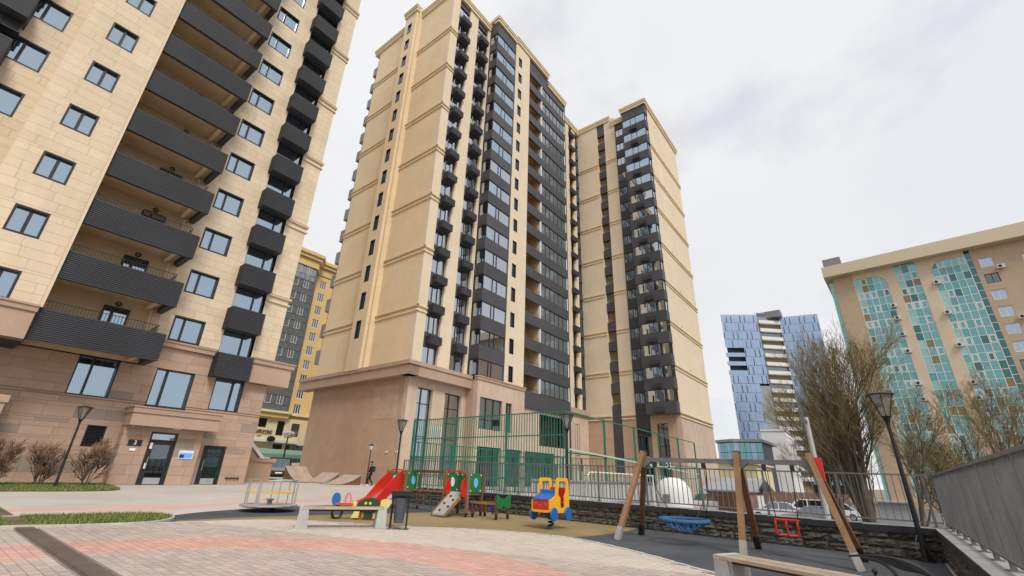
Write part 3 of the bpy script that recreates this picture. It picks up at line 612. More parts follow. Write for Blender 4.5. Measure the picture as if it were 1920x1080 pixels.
# left face
FL.box('wall', -45.2, -38.65, 0, .5, 10.1, ZR, 'cream_plaster'); FL.box('wall', -36.45, -30.66, 0, .5, 10.1, ZR + .2, 'cream_plaster')
sw = [(-38.03, -37.2, 13.2 + 3 * k, 15.05 + 3 * k) for k in range(NK - 1)]
ST = Facade(ct, 23.75, 0, -90)
ST.wall('stair_core_wall', -38.65, -36.45, 10.1, 59.2, sw, 0, .3, 'cream_plaster'); ST.box('stair_core_return', -36.46, -36.16, .301, 1.1, 10.1, 59.15, 'cream_plaster'); ST.box('stair_core_back', -38.6, -36.5, .6, .9, 10.1, 59.1, 'interior')
for k in range(NK - 1): ST.window(-38.03, -37.2, 13.2 + 3 * k, 15.05 + 3 * k, (.5,), .1, gl='glass_dark', reveal=.08, mw=.05)
def band2(F, u0, u1, zc, ends=True):
    m = MB(); m.box(u0, u1, -.16, 0, zc - .14, zc); m.box(u0, u1, -.10, 0, zc - .60, zc - .44); m.box(u0, u1, -.11, 0, zc - .2, zc - .14)
    return F.mb('band_cornice', m, 'cornice_cream')
for k in range(7):
    zc = 15.5 + 6 * k
    band2(FL, -36.44, -29.94, zc); band2(FL, -45.2, -39.4, zc + .0); band2(FR, 24.44 + .0, 25.7, zc)
def parapet(F, u0, u1, z, d=-.28, dep=.9, h=.75):
    F.box('parapet_cornice', u0, u1, d, d + dep, z, z + .3, 'cornice_cream'); F.box('parapet_cornice', u0 + .08, u1 - .08, d + .1, d + dep, z - h + .3, z, 'cornice_cream'); F.box('parapet_coping', u0 - .05, u1 + .05, d - .07, d + dep, z + .3, z + .42, 'cornice_cream')
parapet(FL, -46.3, -38.7, 58.2); parapet(FL, -36.4, -29.9, 58.4); parapet(ST, -38.9, -36.2, 59.2); 
m = MB(); m.box(-.28, .6, 0, 1.1, 0, .42); ST.add('parapet_cornice', MB().box(0, .28, .62, 1.1, 0, .4).mesh('parapet_cornice', 'cornice_cream'), -36.47, 0, 59.2)
# boxes on the far side of the left face
for k in range(NK - 1):
    z = 11.9 + 3 * k
    FL.box('side_balcony', -46.3, -45.2, .1, 2.4, z, z + 1.5, 'panel_grey_light')
    FL.box('side_window', -45.8, -45.22, .35, 2.2, z + 1.5, z + 3, 'frame_white') if False else FL.window(-45.85, -45.22, z + 1.5, z + 3.0, (), .3, fr='panel_grey_light', gl='glass_clear', name='side_window')
# base of the left face
FL.box('base_wall', -45.0, -30.62, 0.02, .6, .2, 9.0, 'brown_plaster'); FL.box('base_cornice', -46.9, -29.4, -.7, .4, 9.0, 9.86, 'brown_stone'); FL.box('base_cornice', -47.0, -29.3, -.8, .4, 9.86, 10.2, 'brown_stone')
FL.box('wall_patch', -34.6, -31.2, .008, .3, 5.6, 8.45, 'brown_patch')
FL.box('wall_lamp', -31.9, -31.7, -.08, .02, 2.9, 3.0, 'lamp_white'); FL.box('wall_lamp', -30.6, -30.4, -.08, .0, 2.9, 3.0, 'lamp_white')
# right face: piers and dark strips
for a, b in ((24.6, 25.71), (27.6, 29.13), (31.13, 31.62)): FR.box('pier', a, b, 0, .55, 10.1, ZR, 'cream_pale')
for a, b in ((25.71, 27.6), (29.13, 31.13)):
    for k in range(NK):
        z = 10.3 + 3 * k
        FR.window(a + .02, b - .02, z, z + 1.7, (.34, .68) if k % 3 else (.5,), .26, gl='glass_clear', fw=.05, mw=.06, curtain=curt())
        FR.box('spandrel', a, b, .18, .5, z + 1.7, z + 3.0, 'panel_grey')
        FR.add('ac_box', cached('acbox', lambda: ribbed(1.35, .78, .72, 9).mesh('ac_box', 'panel_grey')), a + .42, -.5, z + 1.9) if k < NK - 1 else None
    FR.box('spandrel', a, b, .17, .5, 10.3 + 3 * NK - 1.2, ZR, 'panel_grey')
parapet(FR, 24.3, 31.5, 58.4)
# glazed bay
BY = Facade(ct, 0, 28.75); BS = Facade(ct, 31.63, 0, -90)
for k in range(NK):
    z = 10.3 + 3 * k
    BY.window(31.7, 35.68, z, z + 1.58, (.38, .56) if k % 2 else (.38, .5), .04, gl='glass_clear' if k < 9 else 'glass', fw=.06, mw=.07, curtain=curt())
    BS.window(-30.05, -28.82, z, z + 1.58, (), .04, gl='glass_clear', fw=.06, curtain=((.1, .9),) if R.random() < .4 else None)
    o = MB(); o.box(0, 4.09, 0, .3, 0, 1.42); o.box(0, .3, .3, 1.36, 0, 1.42); o.box(0, 4.09, .05, 1.35, .06, .14)
    BY.add('bay_panel', cached('baypanel', lambda: o.mesh('bay_panel', 'panel_grey')), 31.63, 0, z + 1.58)
    BY.box('bay_floor', 32.0, 35.6, .3, 1.3, z - .02, z + .02, 'interior')
BY.box('bay_panel', 31.63, 35.72, 0, 1.3, 10.3 + 3 * NK, 59.6, 'panel_grey')
BY.box('bay_side', 35.7, 35.98, -.02, .5, 10.2, 59.6, 'cream_pale')
parapet(BY, 31.4, 35.9, 59.4)
BS.box('parapet_cornice', -30.1, -28.5, -.28, .0, 59.4, 59.82, 'cornice_cream')
# cream wall with narrow windows
WW = Facade(ct, 0, 28.85)
hw = [(36.5, 37.3, 10.45 + 3 * k, 12.15 + 3 * k) for k in range(NK)]
WW.wall('wall', 35.98, 39.2, 10.2, 60, hw, 0, .4, 'cream_pale')
for k in range(NK): WW.window(36.5, 37.3, 10.45 + 3 * k, 12.15 + 3 * k, (.55,), .1, reveal=.08, gl='glass_dark', fw=.05, mw=.05)
parapet(WW, 35.8, 44.2, 60.0); 
# loggias
LG = Facade(ct, 0, 29.0)
for k in range(NK):
    z = 10.15 + 3 * k
    LG.box('loggia_panel', 39.22, 49.25, 0, .3, z + 1.7, z + 3.0, 'panel_grey')
    LG.box('loggia_post', 42.55, 42.75, .02, .3, z, z + 1.7, 'frame_white')
    LG.window(42.76, 49.0, z, z + 1.7, (.17, .34, .5, .66, .83), .06, gl='glass_smoke', fw=.05, mw=.06, curtain=curt())
    LG.box('loggia_edge', 49.0, 49.2, .02, .3, z, z + 1.7, 'frame_white') if k % 2 == 0 else LG.box('loggia_edge', 49.0, 49.2, .02, .3, z, z + 1.7, 'frame_white')
    LG.box('loggia_floor', 39.3, 49.1, .3, 1.9, z + 2.8, z + 3.0, 'soffit_cream')
    LG.box('handrail', 39.25, 42.5, .1, .14, z + .28, z + .32, 'iron')
    LG.box('loggia_door', 40.9, 41.9, 1.75, 1.9, z - .2, z + 1.5, 'frame_dark')
LG.box('loggia_back', 39.3, 42.7, 1.92, 2.2, .5, 60, 'soffit_cream'); LG.box('loggia_back', 42.7, 49.1, 1.92, 2.2, .5, 60, 'interior_warm'); LG.box('loggia_divider', 42.56, 42.74, .32, 1.9, 10, 58, 'soffit_cream')
LG.box('loggia_panel', 39.22, 49.25, 0, .3, 8.3, 10.1, 'panel_grey'); LG.box('loggia_panel', 39.22, 49.25, -.01, .3, 58.2, 60.0 - .4, 'panel_grey')
LG.box('loggia_end', 49.26, 49.4, .0, 2.6, .5, 58.5, 'panel_grey')
parapet(LG, 44.2, 49.5, 58.6)
LG.add('downpipe', MB().tube([(0, 0, 0), (0, 0, 49)], .09, 8).mesh('downpipe', 'frame_white'), 49.75, .3, 9.5)
# brown base, right face
tall = [(25.7, 27.45, 1.0, 8.27), (28.97, 31.1, 1.0, 8.27)]
FR.wall('base_wall', 24.62, 31.7, .2, 9.0, tall, 0, .5, 'pink_plaster')
FR.box('base_cornice', 23.9, 31.66, -.7, .4, 9.0, 9.86, 'brown_stone'); FR.box('base_cornice', 23.8, 31.64, -.8, .4, 9.86, 10.2, 'brown_stone')
for u0, u1, z0, z1 in tall: FR.window(u0, u1, z0, z1, (.38,), .3, gl='glass_clear', trans=(.2, .45, .64, .82), fw=.07, mw=.09, curtain=((.45, .95),))
BB = Facade(ct, 0, 28.65)
hb = [(32.13, 35.48, 5.4, 8.28), (36.04, 37.07, 5.4, 8.24), (32.15, 35.5, .5, 3.86), (36.2, 38.9, .5, 3.86)]
BB.wall('base_wall', 31.68, 39.2, .2, 9.86, hb, 0, .5, 'pink_plaster'); BB.box('base_return', 31.68, 32.0, .5, 1.5, .2, 9.86, 'brown_plaster')
BB.box('base_cornice', 31.6, 39.25, -.1, .4, 9.86, 10.18, 'brown_stone'); BB.box('base_cornice', 31.55, 39.3, -.16, .4, 10.1, 10.22, 'brown_stone')
BB.window(32.13, 35.48, 5.4, 8.28, (.33, .66), .2, gl='glass', trans=(.3,), curtain=((.04, .3),)); BB.window(36.04, 37.07, 5.4, 8.24, (.5,), .2, gl='glass', trans=(.3,))
for u0, u1 in ((32.15, 35.5), (36.2, 38.9)): BB.window(u0, u1, .5, 3.86, (.25, .5, .75), .25, gl='glass_dark', trans=(.75,), name='shop_door')
hb2 = [(40.2, 45.9, .5, 3.9), (42.8, 48.8, 4.6, 8.0)]
LG.wall('base_wall', 39.2, 49.3, .2, 8.3, hb2, .2, .7, 'pink_plaster')
LG.window(40.2, 45.9, .5, 3.9, (.2, .4, .6, .8), .4, gl='glass_dark', trans=(.75,), name='shop_door'); LG.window(42.8, 48.8, 4.6, 8.0, (.2, .4, .6, .8), .4, gl='glass_dark')
# ------------------------------------------------------------------ link wing between the two towers
lk_ = thing('link_wing', (54, 34, .4), 'narrow recessed link with dark window strips between the two cream towers', 'apartment building')
LW = Facade(lk_, 0, 31.4)
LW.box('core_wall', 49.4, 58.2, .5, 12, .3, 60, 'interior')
for a, b in ((49.4, 54.6), (55.65, 56.75)): LW.box('pier', a, b, 0, .5, .3, 60, 'cream_pale')
for a, b, ac in ((54.6, 55.65, 1), (56.75, 58.15, 0)):
    for k in range(NK):
        z = 10.3 + 3 * k
        LW.window(a, b, z, z + 1.7, (.5,), .26, gl='glass_dark', fw=.05, mw=.06)
        LW.box('spandrel', a, b, .18, .5, z + 1.7, z + 3.0, 'panel_grey')
        if ac: LW.add('ac_box', cached('acbox', None), a - .1, -.5, z + 1.9)
LW.box('base_wall', 49.4, 58.15, -.05, .3, .2, 9.4, 'pink_plaster'); LW.box('base_cornice', 49.4, 58.15, -.35, .3, 9.4, 10.2, 'brown_stone')
LW.window(50.6, 51.8, 1, 8.2, (.5,), -.06, gl='glass_dark', trans=(.45,)); LW.window(54.4, 55.6, 1, 8.2, (.5,), -.06, gl='glass_dark', trans=(.45,))
parapet(LW, 49.4, 58.1, 60.0)
# ------------------------------------------------------------------ right-hand tower
rt = thing('end_tower', (65, 26, .3), 'cream tower with charcoal corner bay and blank banded flank, right of the middle tower', 'apartment tower')
XL = Facade(rt, 58.2, 0, -90); XR = Facade(rt, 0, 18.5)
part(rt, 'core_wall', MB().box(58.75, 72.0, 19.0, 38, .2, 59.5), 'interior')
XL.box('wall', -38, -27.7, 0, .5, 9.4, 60.2, 'cream_pale'); XL.box('wall', -26.3, -24.35, 0, .5, 9.4, 60.2, 'cream_pale')
for k in range(NK):
    z = 10.8 + 3 * k
    XL.box('loggia_panel', -27.7, -26.3, .1, .4, z + 1.65, z + 3.0, 'panel_grey')
    XL.box('loggia_back', -27.68, -26.32, .52, .54, z, z + 1.65, 'interior_warm')
    XL.box('handrail', -27.68, -26.32, .2, .24, z + .25, z + .29, 'steel')
    XL.window(-24.33, -22.45, z, z + 1.5, (.34, .67), .2, gl='glass_clear', fw=.05, mw=.05, curtain=curt())
    XL.box('spandrel', -24.35, -22.42, .12, .5, z + 1.5, z + 3.0, 'panel_grey')
XL.box('loggia_panel', -27.7, -26.3, .1, .4, 2, 10.8, 'panel_grey'); XL.box('spandrel', -24.35, -22.42, .12, .5, 7.5, 10.8, 'panel_grey')
XL.box('loggia_panel', -27.7, -26.3, .1, .4, 58.8, 60, 'panel_grey'); XL.box('spandrel', -24.35, -22.42, .12, .5, 58.5, 59.2, 'panel_grey')
XB = Facade(rt, 57.0, 0, -90)
for k in range(NK):
    z = 10.7 + 3 * k
    XB.window(-22.4, -18.5, z, z + 1.5, (.36, .58), .04, gl='glass' if (k > 10 or R.random() < .3) else 'glass_clear', fw=.05, mw=.06, curtain=curt())
    XR.window(57.05, 58.15, z, z + 1.5, (), .02, gl='glass_clear', fw=.05)
    o = MB(); o.box(0, 3.95, 0, .3, 0, 1.5); o.box(3.65, 3.95, .3, 1.2, 0, 1.5); o.box(0, .3, .3, 1.2, 0, 1.5); o.box(0, 3.95, .05, 1.2, .05, .12)
    XB.add('bay_panel', cached('baypanel3', lambda: o.mesh('bay_panel', 'panel_grey')), -22.4, 0, z - 1.5)
    XB.add('ac_box', cached('acb3', lambda: ribbed(1.1, .6, .5, 7).mesh('ac_box', 'panel_grey')), -21.1, -.45, z - 1.25)
    XB.box('bay_back', -22.3, -18.6, 1.05, 1.15, z, z + 1.5, 'interior')
XB.box('bay_panel', -22.4, -18.45, 0, 1.2, 10.7 + 3 * NK - 1.5, 59.2, 'panel_grey')
XR.box('wall', 58.2, 72.4, 0, .5, 9.4, 59.4, 'cream_pale'); XR.box('base_wall', 58.2, 72.4, .02, .6, .2, 9.4, 'pink_plaster')
for k in range(8):
    zc = 9.5 + 6 * k
    band2(XR, 58.22, 72.6, zc); band2(XL, -31.4, -27.72, zc); band2(XL, -26.28, -24.37, zc)
    if k: XR.add('vent_grille', cached('vg', lambda: MB().box(0, .14, -.08, .02, 0, .12).mesh('vent_grille', 'panel_grey_light')), 63 + (k % 2) * 1.5, 0, zc + .35)
for k in range(NK - 1): XR.box('side_balcony', 72.4, 73.1, .3, 2.5, 11.2 + 3 * k, 12.6 + 3 * k, 'panel_grey_light')
parapet(XL, -31.6, -25.1, 60.3); parapet(XL, -25.1, -22.5, 58.9); parapet(XB, -22.7, -18.2, 59.4); parapet(XR, 56.8, 72.7, 59.4)
XL.wall('base_wall', -38, -18.5, .2, 9.38, [(-27.7, -26.3, 2, 9.38), (-24.35, -22.42, 1, 9.38), (-21.6, -20.2, 1.0, 8.2)], .02, .5, 'brown_plaster')
XL.window(-21.6, -20.2, 1.0, 8.2, (.5,), .25, gl='glass_dark', trans=(.3, .62)); XL.window(-24.3, -22.45, 1, 7.5, (.34, .67), .2, gl='glass_dark', trans=(.4,))
# shop lettering in the ground-floor windows
s1 = thing('window_lettering', (58.0, 20.9, 3.1), 'white shop lettering in the dark ground floor window right of the green court', 'sign')
ob('lettering', text_mesh('C3L', 1.25, 'sign_white', .02), s1, (0, 0, .3), rad(-90))
s2 = thing('window_lettering', (58.0, 23.4, 3.1), 'white shop lettering in the dark ground floor window partly hidden by a swing post', 'sign')
ob('lettering', text_mesh('CA', 1.25, 'sign_white', .02), s2, (0, 0, .3), rad(-90))
# ------------------------------------------------------------------ yellow cafe building in the gap
yb = thing('yellow_building', (42, 95, 1.2), 'yellow building with smoky glass bay and cafe at its foot between the towers', 'building')
YF = Facade(yb, 0, 88.3); YW = Facade(yb, 0, 90.6)
part(yb, 'core_wall', MB().box(30.4, 58, 91.4, 105, .5, 43), 'yellow_plaster')
hw = [(u, u + 1.5, 11.6 + 3 * k, 13.5 + 3 * k) for k in range(10) for u in (46.0, 49.6)]
YW.wall('wall', 45.0, 58, 10.2, 43, hw, 0, .4, 'yellow_plaster')
for h in hw: YW.window(*h[:2], h[2], h[3], (.33, .66), .1, fr='frame_white', gl='glass_dark', fw=.12, mw=.12)
for k in range(10):
    z = 11.5 + 3.0 * k
    for j in range(9):
        u = 33.4 + 1.13 * j
        YF.window(u, u + 1.13, z + .08, z + 1.25, (), 0, fr='rail_grey', gl='glass_smoke', fw=.05, name='lower_window')
        YF.window(u, u + 1.13, z + 1.25, z + 2.95, (.5,) if j % 3 == 1 else (), 0, fr='frame_white' if j % 2 else 'rail_grey', gl='glass_smoke', fw=.06, mw=.07, name='bay_window')
    YF.box('bay_slab', 33.4, 43.6, -.03, .4, z - .12, z + .08, 'rail_grey')
    pb = MB(); pb.slab([(43.6, 88.3, z), (45.0, 90.6, z), (45.0, 90.6, z + 2.95), (43.6, 88.3, z + 2.95)], (-.05, .03, 0)); part(yb, 'bay_side_glass', pb, 'glass_smoke')
    for i in range(5):
        t = i / 4; x, y = 43.6 + 1.4 * t, 88.3 + 2.3 * t; part(yb, 'bay_mullion', MB().box(x - .05, x + .07, y - .08, y + .05, z, z + 2.95), 'rail_grey')
    pb = MB(); pb.slab([(43.62, 88.26, z - .12), (45.04, 90.58, z - .12), (45.04, 90.58, z + .08), (43.62, 88.26, z + .08)], (-.1, .06, 0)); part(yb, 'bay_slab', pb, 'rail_grey')
part(yb, 'bay_back', MB().box(33.4, 43.4, 89.6, 91.3, 10, 42), 'board_grey')
cor = lambda o, z0, z1, mt: part(yb, 'roof_cornice', MB().prism([(32.8 - o, 88.1 - o), (43.7 + o * .6, 88.1 - o), (45.2 + o * .6, 90.4 - o), (59, 90.4 - o), (59, 106), (32.8 - o, 106)], z0, z1), mt)
cor(.0, 41.6, 43.4, 'yellow_plaster'); cor(.5, 43.4, 44.1, 'yellow_pale'); cor(.9, 44.1, 44.8, 'yellow_plaster'); cor(.3, 10.3, 11.3, 'yellow_plaster'); cor(.7, 11.1, 11.5, 'yellow_pale')
hb = [(39.1, 40.6, 8.4, 10.0), (42.6, 44.0, 7.2, 9.8), (45.4, 47.0, 7.2, 9.6), (36.6, 38.6, 1.2, 5.7), (42.6, 44.4, 1.2, 5.7), (45.0, 49.4, 2.6, 5.7)]
YB = Facade(yb, 0, 88.6)
YB.wall('base_wall', 30.4, 58, .8, 10.3, hb, 0, .5, 'yellow_pale')
for i, h in enumerate(hb): YB.window(*h, (.5,) if i < 5 else (.2, .4, .6, .8), .2, fr='frame_dark', gl='glass_dark', fw=.1, name='window' if i < 3 else 'shop_window')
YB.box('shop_canopy', 33, 47, -.9, 0, 5.9, 6.35, 'white_wall')
sg = thing('cafe_sign', (40.1, 88.5, 7.3), 'dark cafe lettering CAPPUCCINO on the yellow building between the towers', 'sign')
ob('lettering', text_mesh('CAPPUCCINO', .98, 'sign_black', .05), sg, (.15, -.06, .3)).scale = (.52, 1, 1); lpart(sg, 'emblem', MB().slab([(-.9, -.05, -.5), (-.2, -.05, -.42), (.1, -.05, -.3), (-.3, -.05, -.28), (-.8, -.05, -.38)], (0, .04, 0)), 'joint_cover')
rs = thing('round_sign', (41.5, 87.5, 6.45), 'small dark oval sign hanging under the cafe lettering', 'sign')
lpart(rs, 'disc', MB().lathe([(.75, -.06), (.75, .06)], k=20).xf(Matrix.Diagonal((1, .65, 1, 1))).xf(Matrix.Rotation(rad(90), 4, 'X')), 'sign_black'); lpart(rs, 'emblem', MB().lathe([(.3, -.08), (.3, -.061)], k=12).xf(Matrix.Rotation(rad(90), 4, 'X')), 'sign_pale')
aw = thing('cafe_awning', (41, 84, .9), 'pale green awning roof over the cafe terrace between the towers', 'awning')
part(aw, 'roof', MB().slab([(31, 82, 3.7), (31, 86.2, 4.6), (31, 86.2, 4.7), (31, 82, 3.8)], (18, 0, 0)), 'awning_green'); part(aw, 'valance', MB().box(31, 49, 81.9, 82.0, 3.2, 3.8), 'awning_green')
for i in range(6): part(aw, 'post', MB().tube([(31.3 + 3.5 * i, 82.1, 1.1), (31.3 + 3.5 * i, 82.1, 3.7)], .07, 6), 'court_green')
# ------------------------------------------------------------------ blue glass tower
bt = thing('glass_tower', (186, 25, -1.4), 'distant blue glass tower with a column of white balconies', 'office tower')
P1, P2, P3, P4 = Vector((175.8, 36.7)), Vector((182.9, 25.6)), Vector((189.0, 19.2)), Vector((191.9, 7.0))
part(bt, 'core_wall', MB().prism([(177.5, 36.5), (184.2, 26.5), (191.5, 19.3), (193.5, 8), (208, 10), (205, 40)], -1.5, 60.0), 'blue_slot')
def curtain_wall(a, b, ztop, cols, rows, skip, z0=2.0):
    d = (b - a); n = Vector((d.y, -d.x)).normalized(); n = n if n.x < 0 else -n; h = (ztop - z0) / rows; glz = MB(); slots = 0
    sl = MB()
    for r in range(rows):
        for c in range(cols):
            if skip(r, c): continue
            p = a + d * (c + .012) / cols; q = a + d * (c + .988) / cols; zl, zh = z0 + r * h + .05, z0 + (r + 1) * h - .05; o = n * (.10 + R.uniform(0, .05))
            if (r * 2 + c) % 3 != 1 and R.random() < .9:
                t = .15 if r % 2 else .6; e0 = p + (q - p) * t; e1 = p + (q - p) * (t + .14)
                sl.slab([(e0.x + n.x * .2, e0.y + n.y * .2, zl + .1), (e1.x + n.x * .2, e1.y + n.y * .2, zl + .1), (e1.x + n.x * .2, e1.y + n.y * .2, zh - .5), (e0.x + n.x * .2, e0.y + n.y * .2, zh - .5)], (-n.x * .1, -n.y * .1, 0))
            glz.quad((p.x + o.x, p.y + o.y, zl), (q.x + o.x, q.y + o.y, zl), (q.x + o.x * 1.02, q.y + o.y * 1.02, zh), (p.x + o.x * 1.02, p.y + o.y * 1.02, zh))
    tag(part(bt, 'glass_panel_field', glz, 'glass_blue'), kind='stuff'); tag(part(bt, 'vent_slot_field', sl, 'blue_slot'), kind='stuff')
curtain_wall(P1, P2, 61, 8, 18, lambda r, c: (11 <= r <= 13 and c < 4) or (r < 10 and c > 5))
curtain_wall(P3, P4, 60.5, 8, 18, lambda r, c: False)
for i in range(3):
    z = 2 + (11 + i) * 59 / 18; e = P1 + (P2 - P1) * .5
    part(bt, 'recessed_balcony', MB().slab([(P1.x, P1.y, z), (e.x, e.y, z), (e.x, e.y, z + 1.5), (P1.x, P1.y, z + 1.5)], (.4, .2, 0)), 'glass_blue')
q = P1 + (P2 - P1) * .74; part(bt, 'grey_flank', MB().slab([(q.x - .1, q.y - .1, -1), (P2.x - .1, P2.y - .1, -1), (P2.x - .1, P2.y - .1, 34), (q.x - .1, q.y - .1, 34)], (.6, .4, 0)), 'grey_roof')
part(bt, 'balcony_back', MB().slab([(P2.x + 1, P2.y, -1), (P3.x + 1, P3.y, -1), (P3.x + 1, P3.y, 60), (P2.x + 1, P2.y, 60)], (1, .8, 0)), 'olive_panel')
for k in range(18):
    z = 3 + 3.2 * k; a, b = P2 + (P3 - P2) * .02, P2 + (P3 - P2) * .97
    part(bt, 'balcony', MB().slab([(a.x - .6, a.y - .5, z), (b.x - .6, b.y - .5, z), (b.x - .6, b.y - .5, z + 1.25), (a.x - .6, a.y - .5, z + 1.25)], (1.4, 1.1, 0)), 'white_wall')
    part(bt, 'balcony_glazing', MB().slab([(a.x + .4, a.y + .2, z + 1.3), (b.x + .4, b.y + .2, z + 1.3), (b.x + .4, b.y + .2, z + 3), (a.x + .4, a.y + .2, z + 3)], (.1, .1, 0)), 'glass_smoke') if k % 2 else None
part(bt, 'roof_plant', MB().box(186, 192, 18, 26, 60, 62.5), 'panel_grey_light'); part(bt, 'roof_rail', MB().bar((183.5, 26, 62), (189, 20, 62), .15).bar((183.5, 26, 60), (183.5, 26, 62), .15).bar((189, 20, 60), (189, 20, 62), .15), 'white_wall')
part(bt, 'side_wall', MB().slab([(191.9, 7.0, -1), (206, 9.5, -1), (206, 9.5, 59.8), (191.9, 7.0, 59.8)], (0, .3, 0)), 'glass_blue')
# low buildings in front of it
wb = thing('white_block', (150, 21, -1.4), 'plain white low building at the foot of the blue glass tower', 'building')
part(wb, 'wall', MB().prism([(148.6, 25.2), (150, 19.4), (170, 20), (170, 27)], -1.4, 15.5), 'white_wall'); part(wb, 'window', MB().box(148.6, 149.3, 24.0, 24.5, 9, 11), 'frame_dark'); part(wb, 'roof_edge', MB().prism([(148.4, 25.4), (149.8, 19.2), (170, 19.8), (170, 27.2)], 15.5, 16), 'white_wall')
gb = thing('glass_pavilion', (120, 30, -1.4), 'low building with faceted blue green glass front right of the end tower', 'building')
gp = [(120, 30.2), (117, 26.0), (120, 20.6)]
for (xa, ya), (xb, yb2) in zip(gp, gp[1:]):
    for i in range(5):
        for j in range(4):
            a = (xa + (xb - xa) * (i + .03) / 5, ya + (yb2 - ya) * (i + .03) / 5); b = (xa + (xb - xa) * (i + .97) / 5, ya + (yb2 - ya) * (i + .97) / 5); z0 = 1.9 + j * 2.1
            part(gb, 'pane', MB().quad((a[0] - .05, a[1], z0), (b[0], b[1], z0), (b[0], b[1], z0 + 2.0), (a[0], a[1], z0 + 2.0)), 'glass_teal' if i % 3 else 'glass_blue')
part(gb, 'body', MB().prism([(120.6, 30.1), (117.5, 26.0), (120.5, 20.8), (135, 21), (135, 31)], -1.5, 10.4), 'blue_slot'); part(gb, 'roof', MB().prism([(119.6, 30.5), (116.6, 26.0), (119.7, 20.2), (136, 20), (136, 32)], 10.4, 11.0), 'grey_roof')
pw = thing('cream_block', (95, 22, -1.4), 'pale yellow low building with a flat roof behind the swing set', 'building')
part(pw, 'wall', MB().box(94, 108, 17.6, 29, -1.4, 4.6), 'pale_yellow_wall'); part(pw, 'roof', MB().slab([(93.6, 29.5, 6.2), (93.6, 17.2, 4.6), (93.6, 17.2, 4.9), (93.6, 29.5, 6.5)], (15, 0, 0)), 'pale_yellow_wall'); part(pw, 'gable', MB().slab([(94, 29, 4.6), (94, 17.6, 4.6), (94, 29, 6.2)], (14, 0, 0)), 'pale_yellow_wall')
# ------------------------------------------------------------------ teal building (own frame: u to the right, facing us)
tb = thing('teal_building', (105.1, -20, -1.4), 'tan apartment block with wavy teal glass columns and many air conditioners at right', 'apartment building')
BASE[tb.name] = Vector((0, 0, 0)); tb.rotation_euler = (0, 0, rad(-2.8)); T = Facade(tb, 0, 0, -90)
# local: u = -(y+20); left edge y=0 -> u=-20
tb.location = (105.1, -20, 0)
def uu(az): return -(105.1 * math.tan(rad(az)) + 20)
ZE = 41.2
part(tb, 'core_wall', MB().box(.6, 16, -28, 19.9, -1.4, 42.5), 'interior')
cols = [(-2.0, 'l'), (-5.0, 'm'), (-8.2, 'r')]
U = {k: uu(a) for k, a in dict(c1l=-1.85, c1r=-4.55, c2l=-5.35, c2r=-7.05, c3l=-8.05, c3r=-10.6, c3d=-11.0, end=-19).items()}
hw = []
wz = [25.4 + 3 * k for k in range(-8, 5)]
for z in wz: hw += [(uu(-11.35), uu(-12.25), z, z + 1.75), (uu(-14.0), uu(-14.9), z - .6, z + 1.2)]
holes = [(U['c1l'], U['c1r'], -1, ZE), (U['c2l'], U['c2r'], -1, ZE + 2), (U['c3l'], U['c3d'], -1, ZE)] + hw
T.wall('wall', -19.9, U['c1l'], -1.4, ZE, (), 0, .5, 'tan_panel'); T.wall('wall', U['c1r'], U['c2l'], -1.4, ZE, (), -.15, .5, 'tan_light'); T.wall('wall', U['c2r'], U['c3l'], -1.4, ZE, (), -.15, .5, 'tan_light')
T.wall('wall', U['c3d'], 28, -1.4, ZE, hw, 0, .5, 'tan_panel')
for i, h in enumerate(hw):
    T.window(*h, (.5,), .12, fr='frame_dark' if i % 5 == 2 else 'frame_white', gl='glass_dark' if i % 5 == 2 else 'glass', fw=.10, mw=.10)
ST_ = []
def grid(u0, u1, n, z1, seed, dent):
    rr = random.Random(seed); w = (u1 - u0) / n; rows = 29; zb = z1 - rows * 1.45
    for r in range(rows):
        for c in range(n):
            x0 = u0 + c * w; z0 = zb + r * 1.45; d = -.35 * math.sin(math.pi * (c + .5) / n) * dent
            q = rr.random(); glm = 'glass_teal_dark' if q < .10 else 'teal_pale' if (c == 0 and q < .6) else 'olive_panel' if (q > .93 or (dent and c == (n - 1 if u0 < -12 else 0) and r % 3 == 0)) else 'glass_teal' if q < .72 else 'teal_panel'
            ST_.append((r, c, x0, z0, w, d, glm, r % 2 == 0 and rr.random() < .4))
    m = MB()
    for c in range(n + 1): m.box(u0 + c * w - .05, u0 + c * w + .05, -.42 * dent - .05, .1, zb, z1)
    for r in range(rows + 1): m.box(u0, u1, -.42 * dent - .03, .1, zb + r * 1.45 - .045, zb + r * 1.45 + .045)
    T.mb('mullion_grid', m, 'frame_white')
grid(U['c1l'], U['c1r'], 5, 39.6, 1, 0); grid(U['c2l'], U['c2r'], 3, 42.0, 2, 0); grid(U['c3l'], U['c3r'], 5, 40.2, 3, 0)
ST_.sort(key=lambda s: -s[3]); rest = {}
for i, (r, c, x0, z0, w, d, glm, win) in enumerate(ST_):
    if i < 300:
        o = T.add('pane', cached(('tp', round(w, 3), glm), lambda: MB().box(.06, w - .06, 0, .05, .055, 1.395).mesh('pane', glm)), x0, d, z0)
        if win: ob('sash', cached(('sash', round(w, 3)), lambda: MB().box(.1, .22, -.06, 0, .1, 1.35).box(w - .22, w - .1, -.06, 0, .1, 1.35).box(.22, w - .22, -.06, 0, .1, .22).box(.22, w - .22, -.06, 0, 1.23, 1.35).mesh('sash', 'frame_white')), o)
    else: rest.setdefault(glm, MB()).box(x0 + .06, x0 + w - .06, d, d + .05, z0 + .055, z0 + 1.395)
for g_, mb in rest.items(): tag(T.mb('pane_field', mb, g_), kind='stuff')
T.box('dark_glass_side', U['c3r'], U['c3d'], .02, .3, -1, ZE, 'glass_teal_dark')
for r in range(28): T.box('mullion', U['c3r'], U['c3d'], -.02, .05, r * 1.45, r * 1.45 + .08, 'frame_white')
